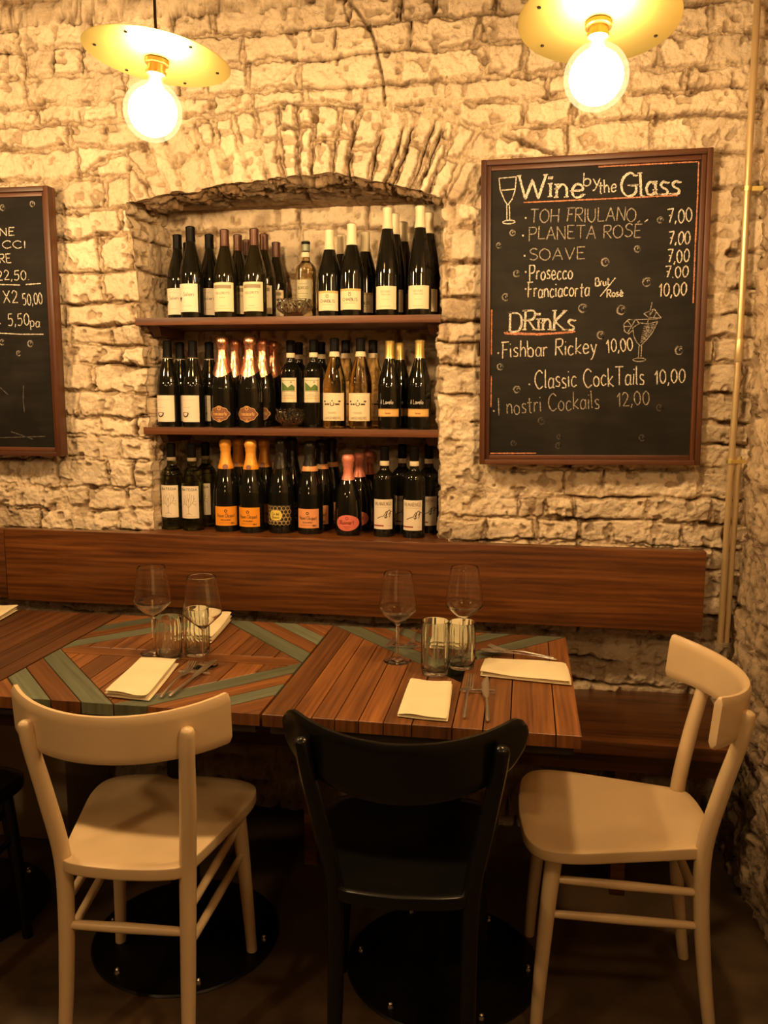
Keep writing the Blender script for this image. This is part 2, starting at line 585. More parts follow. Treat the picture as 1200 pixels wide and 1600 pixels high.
# ------------------------------------------------------------------ hand lettering (single stroke)
_F = {
    'A': (.62, '0,0 .31,1 .62,0;.1,.36 .52,.36'), 'B': (.55, '.02,0 .02,1;~.02,1 .42,.96 .44,.6 .02,.54;~.02,.54 .55,.5 .52,.04 .0,.0'),
    'C': (.62, '~.6,.84 .36,1 .08,.78 .03,.36 .3,.0 .62,.14'), 'D': (.62, '.03,0 .03,1;~.03,1 .5,.92 .62,.48 .46,.06 .0,.0'),
    'E': (.5, '.5,1 .04,1 .04,0 .5,0;.04,.52 .4,.52'), 'F': (.5, '.0,.98 .55,1;.12,.98 .08,0;.1,.52 .42,.54'),
    'G': (.68, '~.62,.86 .36,1 .08,.76 .04,.34 .3,.0 .62,.14 .64,.44;.64,.46 .4,.46'), 'H': (.6, '.03,0 .03,1;.57,0 .57,1;.03,.5 .57,.5'),
    'I': (.12, '.06,0 .06,1'), 'K': (.56, '.03,0 .03,1;.54,.98 .05,.46 .56,0'), 'L': (.48, '.03,1 .03,0 .48,.02'),
    'N': (.6, '.03,0 .03,1 .57,0 .57,1'), 'O': (.66, '~.33,1 .05,.74 .04,.26 .33,0 .62,.26 .61,.74 .33,1'),
    'P': (.54, '.04,-.08 .04,1;~.02,.98 .45,.98 .54,.74 .4,.5 .04,.46'), 'Q': (.66, '~.33,1 .05,.74 .04,.26 .33,0 .62,.26 .61,.74 .33,1;.42,.22 .66,-.06'),
    'R': (.56, '.04,0 .04,1;~.02,.98 .44,.98 .52,.76 .4,.54 .06,.5;.2,.5 .56,0'),
    'S': (.52, '~.5,.88 .28,1 .06,.82 .14,.58 .42,.44 .5,.2 .26,.0 .02,.12'), 'T': (.6, '.0,1 .6,1;.3,1 .3,0'), 'U': (.6, '~.04,1 .04,.3 .3,0 .54,.3 .56,1'),
    'V': (.62, '.02,1 .31,0 .6,1'), 'W': (.95, '.0,1 .24,0 .48,.8 .7,0 .95,1'), 'X': (.58, '.02,1 .56,0;.56,1 .02,0'), 'Y': (.56, '.02,1 .28,.5;.54,1 .28,.5 .28,0'),
    'Z': (.56, '.02,1 .54,1 .02,0 .54,0'), 'J': (.4, '~.36,1 .36,.2 .2,.0 .02,.14'),
    'M': (.76, '.03,0 .06,1 .38,.2 .7,1 .73,0'),
    'a': (.44, '~.4,.46 .2,.56 .04,.36 .08,.06 .26,.02 .4,.2;.41,.55 .4,.1 .46,.0'), 'b': (.44, '.04,1 .04,.02;~.05,.4 .22,.56 .42,.4 .38,.08 .2,.0 .05,.1'),
    'c': (.4, '~.38,.48 .2,.56 .04,.38 .05,.12 .2,.0 .4,.1'), 'd': (.46, '.42,1 .42,0;~.42,.42 .22,.56 .04,.36 .08,.06 .24,.0 .42,.16'), 'e': (.42, '~.04,.28 .38,.32 .34,.52 .16,.56 .03,.32 .1,.04 .26,.0 .42,.1'),
    'f': (.34, '~.36,.92 .24,1 .14,.86 .14,.5 .13,.0;.0,.56 .3,.58'), 'g': (.44, '~.4,.46 .2,.56 .04,.36 .08,.06 .26,.02 .4,.2;~.41,.55 .4,-.1 .24,-.32 .04,-.2'),
    'h': (.44, '.04,1 .04,0;~.05,.36 .22,.56 .38,.42 .4,.0'), 'i': (.12, '.06,.56 .06,0;.06,.78 .07,.84'), 'k': (.42, '.04,1 .04,0;.38,.56 .05,.24 .42,0'),
    'l': (.14, '.06,1 .06,.06 .12,.0'), 'm': (.68, '.04,.56 .04,0;~.05,.38 .2,.56 .33,.42 .34,.0;~.35,.38 .5,.56 .62,.42 .64,.0'),
    'n': (.44, '.04,.56 .04,0;~.05,.36 .22,.56 .38,.42 .4,.0'), 'o': (.44, '~.22,.56 .04,.4 .04,.14 .22,.0 .4,.14 .4,.4 .22,.56'),
    'p': (.44, '.04,.56 .04,-.32;~.05,.4 .22,.56 .42,.4 .38,.08 .2,.0 .05,.1'), 'q': (.44, '~.4,.46 .2,.56 .04,.36 .08,.06 .26,.02 .4,.2;.41,.55 .4,-.3'), 'r': (.32, '.04,.56 .04,0;~.05,.36 .16,.54 .32,.52'),
    's': (.36, '~.34,.5 .18,.56 .06,.44 .16,.3 .32,.2 .28,.03 .02,.04'), 't': (.34, '.16,.88 .16,.06 .28,.0;.0,.6 .34,.62'), 'u': (.44, '~.04,.56 .05,.14 .2,.0 .38,.18;.4,.56 .4,.0'),
    'v': (.4, '.02,.56 .2,0 .38,.56'), 'y': (.44, '.04,.56 .22,.06;~.42,.56 .24,.0 .1,-.3 .0,-.34'), 'w': (.6, '.02,.56 .15,0 .3,.4 .45,0 .58,.56'),
    '0': (.5, '~.25,1 .05,.74 .05,.26 .25,0 .46,.26 .45,.74 .25,1'), '1': (.3, '.02,.7 .2,1 .2,0'), '2': (.5, '~.04,.78 .2,1 .42,.86 .4,.56 .04,.02;.04,.02 .5,.02'),
    '3': (.48, '~.04,.9 .3,1 .4,.76 .18,.54 .44,.36 .36,.04 .02,.06'), '5': (.5, '.46,1 .1,.98 .07,.56;~.07,.56 .36,.6 .46,.3 .3,.02 .02,.06'),
    '7': (.5, '.02,.96 .5,1 .2,0;.14,.5 .42,.54'), ',': (.14, '.1,.1 .02,-.16'), '.': (.14, '.04,.0 .1,.04'), "'": (.1, '.06,1 .04,.86'), '/': (.4, '.4,1 .0,0'), ' ': (.3, ''),
    'É': (.5, '.5,1 .04,1 .04,0 .5,0;.04,.52 .4,.52;.16,1.12 .34,1.26'), 'è': (.42, '~.04,.28 .38,.32 .34,.52 .16,.56 .03,.32 .1,.04 .26,.0 .42,.1;.1,.82 .26,.7'), 'à': (.44, '~.4,.46 .2,.56 .04,.36 .08,.06 .26,.02 .4,.2;.41,.55 .4,.1 .46,.0;.1,.82 .26,.7'), '€': (.6, '~.58,.84 .36,1 .1,.78 .06,.3 .32,.0 .6,.14;.0,.6 .44,.6;.0,.42 .42,.42'),
}
FONT = {}
for ch, (w_, s_) in _F.items():
    st = []
    for part in s_.split(';'):
        if not part:
            continue
        sm = part[0] == '~'
        pts = [tuple(float(q) for q in p.split(',')) for p in part.lstrip('~').split()]
        st.append(smooth_path(pts, 5) if sm else pts)
    FONT[ch] = (w_, st)


def text_strokes(txt, x0, y0, x1, y1, h, jit=0.0, gap=0.14, rnd=random):
    """strokes of txt fitted between two baseline points"""
    w = sum(FONT[c][0] + gap for c in txt) - gap
    L = sqrt((x1 - x0) ** 2 + (y1 - y0) ** 2)
    sx = L / w
    ca, sa = (x1 - x0) / L, (y1 - y0) / L
    out, cx = [], 0.0
    for c in txt:
        cw, st = FONT[c]
        dy = rnd.uniform(-jit, jit) * h
        sl = rnd.uniform(-jit, jit)
        for s in st:
            q = []
            for (u, v) in s:
                a = (cx + u + v * sl) * sx
                b = v * h + dy
                q.append((x0 + a * ca - b * sa, y0 + a * sa + b * ca))
            out.append(q)
        cx += cw + gap
    return out


def ribbons(mb, strokes, width, fn, mi=0, step=None, wob=0.0):
    """strokes in (u, v) drawn as narrow ribbons; fn(u, v) gives the 3D point"""
    for s in strokes:
        pts = [Vector(p) for p in s]
        q = [pts[0]]
        for a, b in zip(pts[:-1], pts[1:]):
            n = max(1, int((b - a).length / (step or width * 3)))
            for k in range(1, n + 1):
                q.append(a.lerp(b, k / n))
        if len(q) < 2:
            continue
        base = None
        for i, p in enumerate(q):
            t = (q[min(i + 1, len(q) - 1)] - q[max(i - 1, 0)])
            t = t.normalized() if t.length > 1e-12 else Vector((1, 0))
            nrm = Vector((-t.y, t.x)) * width * 0.5 * (1 + random.uniform(-wob, wob))
            i0 = mb.add([fn(*(p + nrm)), fn(*(p - nrm))])
            if base is not None:
                mb.face((base, base + 1, i0 + 1, i0), mi)
            base = i0


def ring_stroke(cx, cy, r, n=18, a0=0.0, sq=1.0, turns=1.0):
    return [(cx + r * cos(a0 + turns * 2 * pi * k / n) * sq, cy + r * sin(a0 + turns * 2 * pi * k / n)) for k in range(n + 1)]


# ------------------------------------------------------------------ stone heightfield
def _lat(seed):
    return np.random.RandomState(seed).rand(256, 256)


_LC = {}


def vn(x, y, seed):
    if seed not in _LC:
        _LC[seed] = _lat(seed)
    T = _LC[seed]
    xi = np.floor(x).astype(int)
    yi = np.floor(y).astype(int)
    fx, fy = x - xi, y - yi
    fx = fx * fx * fx * (fx * (fx * 6 - 15) + 10)
    fy = fy * fy * fy * (fy * (fy * 6 - 15) + 10)
    a = T[xi % 256, yi % 256]
    b = T[(xi + 1) % 256, yi % 256]
    c = T[xi % 256, (yi + 1) % 256]
    d = T[(xi + 1) % 256, (yi + 1) % 256]
    return (a * (1 - fx) + b * fx) * (1 - fy) + (c * (1 - fx) + d * fx) * fy


def fbm(x, y, f, octv, seed, gain=0.5):
    s, amp, tot = 0, 1.0, 0
    for o in range(octv):
        s = s + amp * vn(x * f + 17.3 * o, y * f - 9.1 * o, seed + o)
        tot += amp
        amp *= gain
        f *= 2.03
    return s / tot


def sstep(a, b, x):
    t = np.clip((x - a) / (b - a), 0, 1)
    return t * t * (3 - 2 * t)


def courses(x, z, seed, hmin, hmax, lmin, lmax, z0=-0.5, z1=3.2, x0=-4.0, x1=4.0):
    """rough coursed masonry: returns edge distance, per stone id random (4 values)"""
    rs = np.random.RandomState(seed)
    zb = [z0]
    while zb[-1] < z1:
        zb.append(zb[-1] + rs.uniform(hmin, hmax))
    zb = np.array(zb)
    ci = np.clip(np.searchsorted(zb, z) - 1, 0, len(zb) - 2)
    dz = np.minimum(z - zb[ci], zb[ci + 1] - z)
    dx = np.zeros_like(x)
    rnd = [np.zeros_like(x) for _ in range(5)]
    uu = np.zeros_like(x)
    vv = np.zeros_like(x)
    for c in range(len(zb) - 1):
        xb = [x0 + rs.uniform(0, .1)]
        while xb[-1] < x1:
            xb.append(xb[-1] + rs.uniform(lmin, lmax) * (0.55 if rs.rand() < .3 else 1.0))
        xb = np.array(xb)
        rv = rs.rand(5, len(xb))
        m = ci == c
        if not m.any():
            continue
        xs = x[m]
        bi = np.clip(np.searchsorted(xb, xs) - 1, 0, len(xb) - 2)
        dx[m] = np.minimum(xs - xb[bi], xb[bi + 1] - xs)
        uu[m] = (xs - xb[bi]) / (xb[bi + 1] - xb[bi]) - .5
        vv[m] = (z[m] - zb[c]) / (zb[c + 1] - zb[c]) - .5
        for k in range(5):
            rnd[k][m] = rv[k][bi]
    return dx, dz, rnd, uu, vv


ARC_C = (-0.70, 0.60)
ARC_R = 1.522


def stone_height(x, z, seed, arch=False, rough=1.0, relief=1.0, hmin=.058, hmax=.104, lmin=.12, lmax=.33):
    wx = x + 0.030 * (fbm(x, z, 5, 3, seed + 11) - .5) + 0.012 * (fbm(x, z, 22, 2, seed + 21) - .5)
    wz = z + 0.034 * (fbm(x, z, 4, 3, seed + 31) - .5) + 0.014 * (fbm(x, z, 22, 2, seed + 41) - .5)
    dx, dz, rnd, uu, vv = courses(wx, wz, seed, hmin, hmax, lmin, lmax)
    if arch:
        rx, rz = wx - ARC_C[0], wz - ARC_C[1]
        rad = np.sqrt(rx * rx + rz * rz)
        ang = np.arctan2(rx, rz) * 1.55     # voussoirs fan out more steeply than the arch itself
        arcl = ang / 1.55 * (ARC_R + .1)
        shear = (rad - ARC_R) * np.tan(np.clip(ang - ang / 1.55, -.6, .6))
        band = (rad > ARC_R - .02) & (rad < ARC_R + .212) & (np.abs(rx) < .60)
        ax, ay, ar, au, av = courses(arcl - shear + 7.0, rad - ARC_R + 5.0, seed + 500, 9, 10, .046, .070, z0=4.99, z1=10, x0=5.5, x1=8.5)
        half = (ar[3] > 0.35)
        cut = 0.09 + 0.06 * ar[2]
        seam = np.where(half, np.abs(rad - ARC_R - cut), 1.0)
        outer = np.abs(ARC_R + .212 - rad)
        sidee = np.abs(.60 - np.abs(rx))
        ady = np.minimum(np.minimum(seam, outer), sidee)
        upper = (rad - ARC_R) > cut
        ar0 = np.where(half & upper, ar[4], ar[0])
        dx = np.where(band, ax, np.minimum(dx, np.where(rad < ARC_R + .3, np.abs(rad - ARC_R - .212), 1)))
        dz = np.where(band, ady, dz)
        rnd = [np.where(band, ar0, rnd[0]), np.where(band, ar[1], rnd[1]), np.where(band, ar[2], rnd[2]), np.where(band, ar[3], rnd[3]), np.where(band, ar[4], rnd[4])]
        uu = np.where(band, au, uu)
        vv = np.where(band, 0, vv)
    n_edge = fbm(x, z, 40, 3, seed + 51)
    d = np.minimum(dx, dz) - 0.0025 - .0045 * np.clip(1.2 - relief, 0, 1) - 0.017 * (n_edge - .40)
    face = sstep(0.0, 0.0065, d)
    smear = sstep(.47, .62, fbm(x, z, 3.2, 4, seed + 61))         # areas plastered nearly flush
    if arch:
        smear = np.where(band, smear * .25, smear)
        relief = np.where(band, 1.0, relief)
    rel = relief * (1 - .6 * smear)
    n1 = fbm(x, z, 13, 4, seed + 71) - .5
    jag = sstep(.55, .63, fbm(x, z, 17, 4, seed + 73)) - sstep(.55, .63, fbm(x + .4, z, 21, 4, seed + 75))
    n2 = fbm(x, z, 55, 3, seed + 81) - .5
    n3 = fbm(x, z, 120, 2, seed + 85) - .5
    ridge = 1 - np.abs(2 * fbm(x, z, 9, 3, seed + 91) - 1)
    h = face * (.004 + .003 * rel) + (.35 + .65 * face) * rel * (.016 * (rnd[0] - .5) + .018 * (rnd[1] - .5) * uu + .030 * (rnd[2] - .35) * vv)
    h = h + rough * (.012 * n1 + (.007 + .006 * (1 - face)) * n2 + .005 * (1.4 - face) * n3 + .006 * (ridge - .6)) + .0035 * jag * rough + .004 * smear + .020 * (fbm(x, z, 1.6, 2, seed + 101) - .5)
    # open joints, hairline cracks round the stones, pits
    gap = sstep(.52, .60, fbm(x, z, 4.5, 4, seed + 111)) * sstep(.0055, .001, dz - .004 * (n_edge - .5))
    gap2 = sstep(.58, .68, fbm(x, z, 5.5, 3, seed + 115) + (.16 * band if arch else 0)) * sstep(.005, .001, dx)
    hair = sstep(.0045, .0015, np.abs(d)) * sstep(.47, .60, fbm(x, z, 7, 3, seed + 117) + (.12 * band if arch else 0))
    gp = np.maximum(gap, gap2)
    h = h - .022 * gp - .007 * hair
    pit = sstep(.66, .76, fbm(x, z, 34, 2, seed + 121))
    h = h - .010 * pit
    bare = np.clip(sstep(.66, .76, fbm(x, z, 3.0, 4, seed + 131)) * .5 * (rnd[3] > .45) + .8 * gp + .55 * hair + .5 * pit, 0, 1)
    fm = np.clip(face * .75 + .45 * smear, 0, 1)
    return h, fm, rnd[4], bare


def np_mesh(name, verts, quads, attr, mat):
    me = bpy.data.meshes.new(name)
    nv, nf = len(verts), len(quads)
    me.vertices.add(nv)
    me.vertices.foreach_set('co', verts.astype(np.float32).ravel())
    me.loops.add(nf * 4)
    me.loops.foreach_set('vertex_index', quads.astype(np.int32).ravel())
    me.polygons.add(nf)
    me.polygons.foreach_set('loop_start', np.arange(0, nf * 4, 4, dtype=np.int32))
    me.polygons.foreach_set('loop_total', np.full(nf, 4, dtype=np.int32))
    me.update(calc_edges=True)
    ca = me.color_attributes.new('sm', 'FLOAT_COLOR', 'POINT')
    a = np.ones((nv, 4), np.float32)
    a[:, :3] = attr
    ca.data.foreach_set('color', a.ravel())
    me.polygons.foreach_set('use_smooth', np.ones(nf, dtype=bool))
    me.materials.append(mat)
    me.validate()
    return me


def grid_quads(nx, nz, base=0, keep=None):
    i, j = np.meshgrid(np.arange(nx - 1), np.arange(nz - 1), indexing='ij')
    if keep is not None:
        k = keep[i, j]
        i, j = i[k], j[k]
    i, j = i.ravel(), j.ravel()
    a = base + i * nz + j
    return np.stack([a, a + nz, a + nz + 1, a + 1], 1)


WALL_Y = 2.664
NICHE_BACK = 2.96


def build_back_wall():
    st = 0.0031
    xs = np.concatenate([np.arange(-3.2, -1.98, .03), np.arange(-1.98, .70, st)])
    zs = np.concatenate([np.arange(0.0, .44, .02), np.arange(.44, 2.62, st), np.arange(2.62, 2.92, .02)])
    nx, nz = len(xs), len(zs)
    i0, i1 = np.argmin(abs(xs + 1.275)), np.argmin(abs(xs + .272))
    j0, j1 = np.argmin(abs(zs - .955)), np.argmin(abs(zs - 2.11))
    X, Z = np.meshgrid(xs, zs, indexing='ij')
    # the opening's edges: gently slanting jambs and the arch line
    zL = zs
    eL = np.interp(zL, [.9, 1.26, 1.8, 2.06, 2.3], [-1.245, -1.248, -1.278, -1.305, -1.31]) + .030 * (fbm(zL, zL * 0 + 3.3, 9, 3, 901) - .5)
    eR = np.interp(zL, [.9, 1.2, 1.5, 2.03, 2.3], [-.256, -.262, -.272, -.268, -.266]) + .034 * (fbm(zL, zL * 0 + 7.7, 11, 3, 911) - .5)
    aZ = np.interp(xs, [-1.36, -1.31, -1.18, -.964, -.754, -.61, -.449, -.26, -.2], [2.045, 2.055, 2.082, 2.107, 2.124, 2.127, 2.106, 2.042, 2.03]) + .022 * (fbm(xs, xs * 0 + 1.7, 14, 3, 921) - .5)
    x0, x1, z1 = xs[i0], xs[i1], zs[j1]
    dxl = (eL[None, :] - x0) * np.interp(X, [x0 - .25, x0, x0 + .3], [0, 1, 0])
    dxr = (eR[None, :] - x1) * np.interp(X, [x1 - .3, x1, x1 + .2], [0, 1, 0])
    fade = np.interp(Z, [.7, .96, 2.15, 2.4], [0, 1, 1, 0])
    XX = X + (dxl + dxr) * fade
    ZZ = Z + (aZ[:, None] - z1) * np.interp(Z, [z1 - .25, z1, z1 + .22], [0, 1, 0]) * np.interp(X, [x0 - .25, x0 - .02, x1 + .02, x1 + .2], [0, 1, 1, 0])
    rlf = .42 + .85 * sstep(2.0, 1.6, ZZ + .3 * (fbm(XX, ZZ, 2, 2, 71) - .5)) + .35 * sstep(-.45, -.1, XX) * sstep(2.1, 1.8, ZZ)
    h, fm, rn, bare = stone_height(XX, ZZ, 3, arch=True, relief=rlf)
    # chased cable line climbing from the arch
    ck = smooth_path([(-.60, 2.66), (-.558, 2.624), (-.528, 2.586), (-.489, 2.529), (-.469, 2.456), (-.453, 2.382), (-.449, 2.327)], 6)
    ck = np.array(ck)
    dmin = np.full(XX.shape, 9.0)
    msk = (XX > -.7) & (XX < -.38) & (ZZ > 2.28)
    px, pz = XX[msk], ZZ[msk]
    dd = np.full(px.shape, 9.0)
    for a, b in zip(ck[:-1], ck[1:]):
        t = np.clip(((px - a[0]) * (b[0] - a[0]) + (pz - a[1]) * (b[1] - a[1])) / ((b - a) @ (b - a)), 0, 1)
        dd = np.minimum(dd, np.hypot(px - a[0] - t * (b[0] - a[0]), pz - a[1] - t * (b[1] - a[1])))
    dmin[msk] = dd
    h = h - .014 * sstep(.006, .002, dmin)
    bare = np.maximum(bare, .8 * sstep(.007, .003, dmin))
    # hole beside the board
    hole = np.hypot((XX - .585) / 1.5, ZZ - 1.862)
    h = h - .03 * sstep(.016, .006, hole)
    bare = np.maximum(bare, sstep(.018, .008, hole))
    # less paint low down, behind and under the bench
    low = sstep(.80, .70, ZZ + .06 * (fbm(XX, ZZ, 6, 3, 77) - .5))
    bare = np.clip(np.maximum(bare, low * .5), 0, 1)
    V = np.stack([XX, WALL_Y - h + .03 * low, ZZ], -1)
    keep = np.ones((nx, nz), bool)
    keep[i0:i1, j0:j1] = False
    A = np.stack([fm, rn, bare], -1)
    verts = [V.reshape(-1, 3)]
    attrs = [A.reshape(-1, 3)]
    quads = [grid_quads(nx, nz, 0, keep)]
    # reveal of the niche
    idx = [(i0, j) for j in range(j0, j1 + 1)] + [(i, j1) for i in range(i0 + 1, i1 + 1)] + [(i1, j) for j in range(j1 - 1, j0 - 1, -1)]
    ii = np.array([a for a, b in idx])
    jj = np.array([b for a, b in idx])
    nb = len(idx)
    ring0 = ii * nz + jj
    P0 = V[ii, jj]
    nL = j1 - j0 + 1
    nT = i1 - i0
    nrm = np.zeros((nb, 2))
    nrm[:nL, 0] = 1
    nrm[nL:nL + nT, 1] = -1
    nrm[nL + nT:, 0] = -1
    ker = np.ones(9) / 9
    for c in (0, 1):
        nrm[:, c] = np.convolve(np.pad(nrm[:, c], 4, 'edge'), ker, 'valid')
    soff = np.zeros(nb)
    soff[nL:nL + nT] = 1
    soff = np.convolve(np.pad(soff, 4, 'edge'), ker, 'valid')
    K = 56
    base = nx * nz
    s = np.cumsum(np.r_[0, np.linalg.norm(np.diff(P0[:, [0, 2]], axis=0), axis=1)])
    prev = ring0
    for k in range(1, K + 1):
        t = k / K
        y = P0[:, 1] + (NICHE_BACK + .01 - P0[:, 1]) * t
        yy = y * 1.0
        hh, f2, r2, b2 = stone_height(np.where(soff > .5, s * 1.0, yy), np.where(soff > .5, yy * 1.0, P0[:, 2]), 43, rough=1.0, relief=.35 + .9 * soff, hmin=.07, hmax=.12, lmin=.1, lmax=.2)
        dep = sstep(0, .12, np.full(nb, t))
        disp = (hh * (.75 + soff * .45) + .004) * dep
        x = P0[:, 0] + nrm[:, 0] * disp
        z = P0[:, 2] + nrm[:, 1] * disp
        z = np.where(soff > .2, z + (2.092 - z) * soff * sstep(.15, 1.0, np.full(nb, t)), z)
        # left jamb splays a little inwards
        x = x + np.where(nrm[:, 0] > .5, .02 * t, 0)
        verts.append(np.stack([x, y, z], -1))
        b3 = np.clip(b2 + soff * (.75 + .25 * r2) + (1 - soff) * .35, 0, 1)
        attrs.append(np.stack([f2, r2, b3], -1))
        cur = base + (k - 1) * nb + np.arange(nb)
        quads.append(np.stack([prev[:-1], prev[1:], cur[1:], cur[:-1]], 1))
        prev = cur
    base += K * nb
    # back of the niche
    bx = np.arange(-1.36, -.20, .0055)
    bz = np.arange(.93, 2.17, .0055)
    BX, BZ = np.meshgrid(bx, bz, indexing='ij')
    hb, fb, rb, bb = stone_height(BX, BZ, 83, rough=.9, relief=.4, hmin=.09, hmax=.16, lmin=.2, lmax=.4)
    BV = np.stack([BX, NICHE_BACK - hb * .8, BZ], -1)
    verts.append(BV.reshape(-1, 3))
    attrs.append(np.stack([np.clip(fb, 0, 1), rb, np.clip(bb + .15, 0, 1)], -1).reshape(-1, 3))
    quads.append(grid_quads(len(bx), len(bz), base))
    return np_mesh('wall_back', np.concatenate(verts), np.concatenate(quads), np.concatenate(attrs), M['stone'])


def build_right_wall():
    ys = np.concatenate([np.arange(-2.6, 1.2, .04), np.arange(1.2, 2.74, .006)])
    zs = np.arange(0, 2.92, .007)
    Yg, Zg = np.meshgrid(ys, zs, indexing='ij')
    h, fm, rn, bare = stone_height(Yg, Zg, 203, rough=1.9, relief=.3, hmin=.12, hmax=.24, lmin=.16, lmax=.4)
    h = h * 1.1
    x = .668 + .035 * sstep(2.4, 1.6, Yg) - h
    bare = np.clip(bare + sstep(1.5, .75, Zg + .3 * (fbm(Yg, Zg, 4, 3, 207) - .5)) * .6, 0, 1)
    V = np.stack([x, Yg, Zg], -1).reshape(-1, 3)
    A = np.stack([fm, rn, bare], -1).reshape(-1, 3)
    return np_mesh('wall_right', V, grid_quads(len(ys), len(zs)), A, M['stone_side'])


def flat(name, pts, mat):
    mb = MB()
    a = mb.add(pts)
    mb.face(range(a, a + len(pts)))
    return structure(name, mb.mesh(name, mat, 0))


structure('wall_back', build_back_wall(), 'rough cream-painted stone wall with arched bottle niche')
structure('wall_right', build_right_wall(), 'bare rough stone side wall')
flat('floor', [(-3.2, -2.6, 0), (.8, -2.6, 0), (.8, 2.75, 0), (-3.2, 2.75, 0)], M['floor'])
flat('ceiling', [(-3.2, -2.6, 2.9), (-3.2, 2.75, 2.9), (.8, 2.75, 2.9), (.8, -2.6, 2.9)], M['ceiling'])
flat('wall_left', [(-3.2, -2.6, 0), (-3.2, 2.75, 0), (-3.2, 2.75, 2.9), (-3.2, -2.6, 2.9)], M['plaster'])
flat('wall_front', [(-3.2, -2.6, 0), (-3.2, -2.6, 2.9), (.8, -2.6, 2.9), (.8, -2.6, 0)], M['plaster'])

# wooden sill along the bottom of the niche
mb = MB()
mb.box(-1.285, -.235, 2.585, 2.955, .955, .984, 0, 0, .9, bev=.002)
structure('trim_1', mb.mesh('niche_sill', M['bench']), 'wooden sill of the bottle niche')
# ------------------------------------------------------------------ bench
bench = thing('bench', 'long dark wooden bench with plank backrest running along the stone wall', 'bench', (0, 2.45, 0))
mb = MB()
for k, (x0, x1) in enumerate(((-2.6, -.62), (-.618, .60))):
    mb.box(x0, x1, 2.265 - 2.45, 2.70 - 2.45, .462, .50, 0, 0, .62, bev=.002)
obj('seat', mb.mesh('bench_seat', M['bench']), bench)
mb = MB()
mb.box(-2.6, .60, 2.30 - 2.45, 2.33 - 2.45, .40, .461, 0, 0, .5, bev=.001)
obj('front_rail', mb.mesh('bench_rail', M['bench']), bench)
for x in (-1.60, -.62, .30):
    mb = MB()
    if x == -1.60:
        mb.box(x - .17, x + .17, 2.34 - 2.45, 2.62 - 2.45, 0.0, .461, bev=.002)
    else:
        mb.box(x - .02, x + .02, 2.34 - 2.45, 2.62 - 2.45, 0.0, .461, bev=.002)
    obj('support', mb.mesh('bench_support', M['bench'] if x != -1.60 else M['pedestal']), bench)

bb = obj('backrest', None, bench, (-.6, 2.60 - 2.45, .86))
mb = MB()
mb.box(-1.757 + .6, .545 + .6, -.025, .02, .737 - .86, .985 - .86, 0, 0, 1.0, off=3.1, bev=.003)
obj('plank', mb.mesh('backrest_plank', M['bench']), bb)
mb = MB()
mb.box(-2.7 + .6, -1.760 + .6, -.022, .02, .742 - .86, .984 - .86, 0, 0, .8, off=9.4, bev=.003)
obj('plank', mb.mesh('backrest_end_plank', M['bench']), bb)
for x in (-1.9, -1.2, -.5, .2):
    mb = MB()
    mb.box(x + .6 - .02, x + .6 + .02, .02, .055, .75 - .86, .97 - .86, 0, 2, .5)
    obj('batten', mb.mesh('backrest_batten', M['bench']), bb)


# ------------------------------------------------------------------ tables
def clip(poly, a, b, c):
    """keep a*x + b*y <= c"""
    out = []
    for i in range(len(poly)):
        p, q = poly[i], poly[(i + 1) % len(poly)]
        dp, dq = a * p[0] + b * p[1] - c, a * q[0] + b * q[1] - c
        if dp <= 0:
            out.append(p)
        if (dp < 0 < dq) or (dq < 0 < dp):
            t = dp / (dp - dq)
            out.append((p[0] + (q[0] - p[0]) * t, p[1] + (q[1] - p[1]) * t))
    return out


def area(p):
    return abs(sum(p[i][0] * p[(i + 1) % len(p)][1] - p[(i + 1) % len(p)][0] * p[i][1] for i in range(len(p)))) / 2


TW, TD = .688, .722
GAP = .0013
ZT0, ZT1 = .722, .75


def strip(poly, nx, ny, lo, hi):
    L = sqrt(nx * nx + ny * ny)
    nx, ny = nx / L, ny / L
    p = clip(poly, -nx, -ny, -(lo + GAP))
    return clip(p, nx, ny, hi - GAP) if len(p) > 2 else p


def plank(mb, poly, gdir, mi, lo=.6, hi=1.25):
    if len(poly) > 2 and area(poly) > 1e-5:
        mb.prism(poly, ZT0, ZT1, mi, gdir, random.uniform(lo, hi), random.random() * 30)


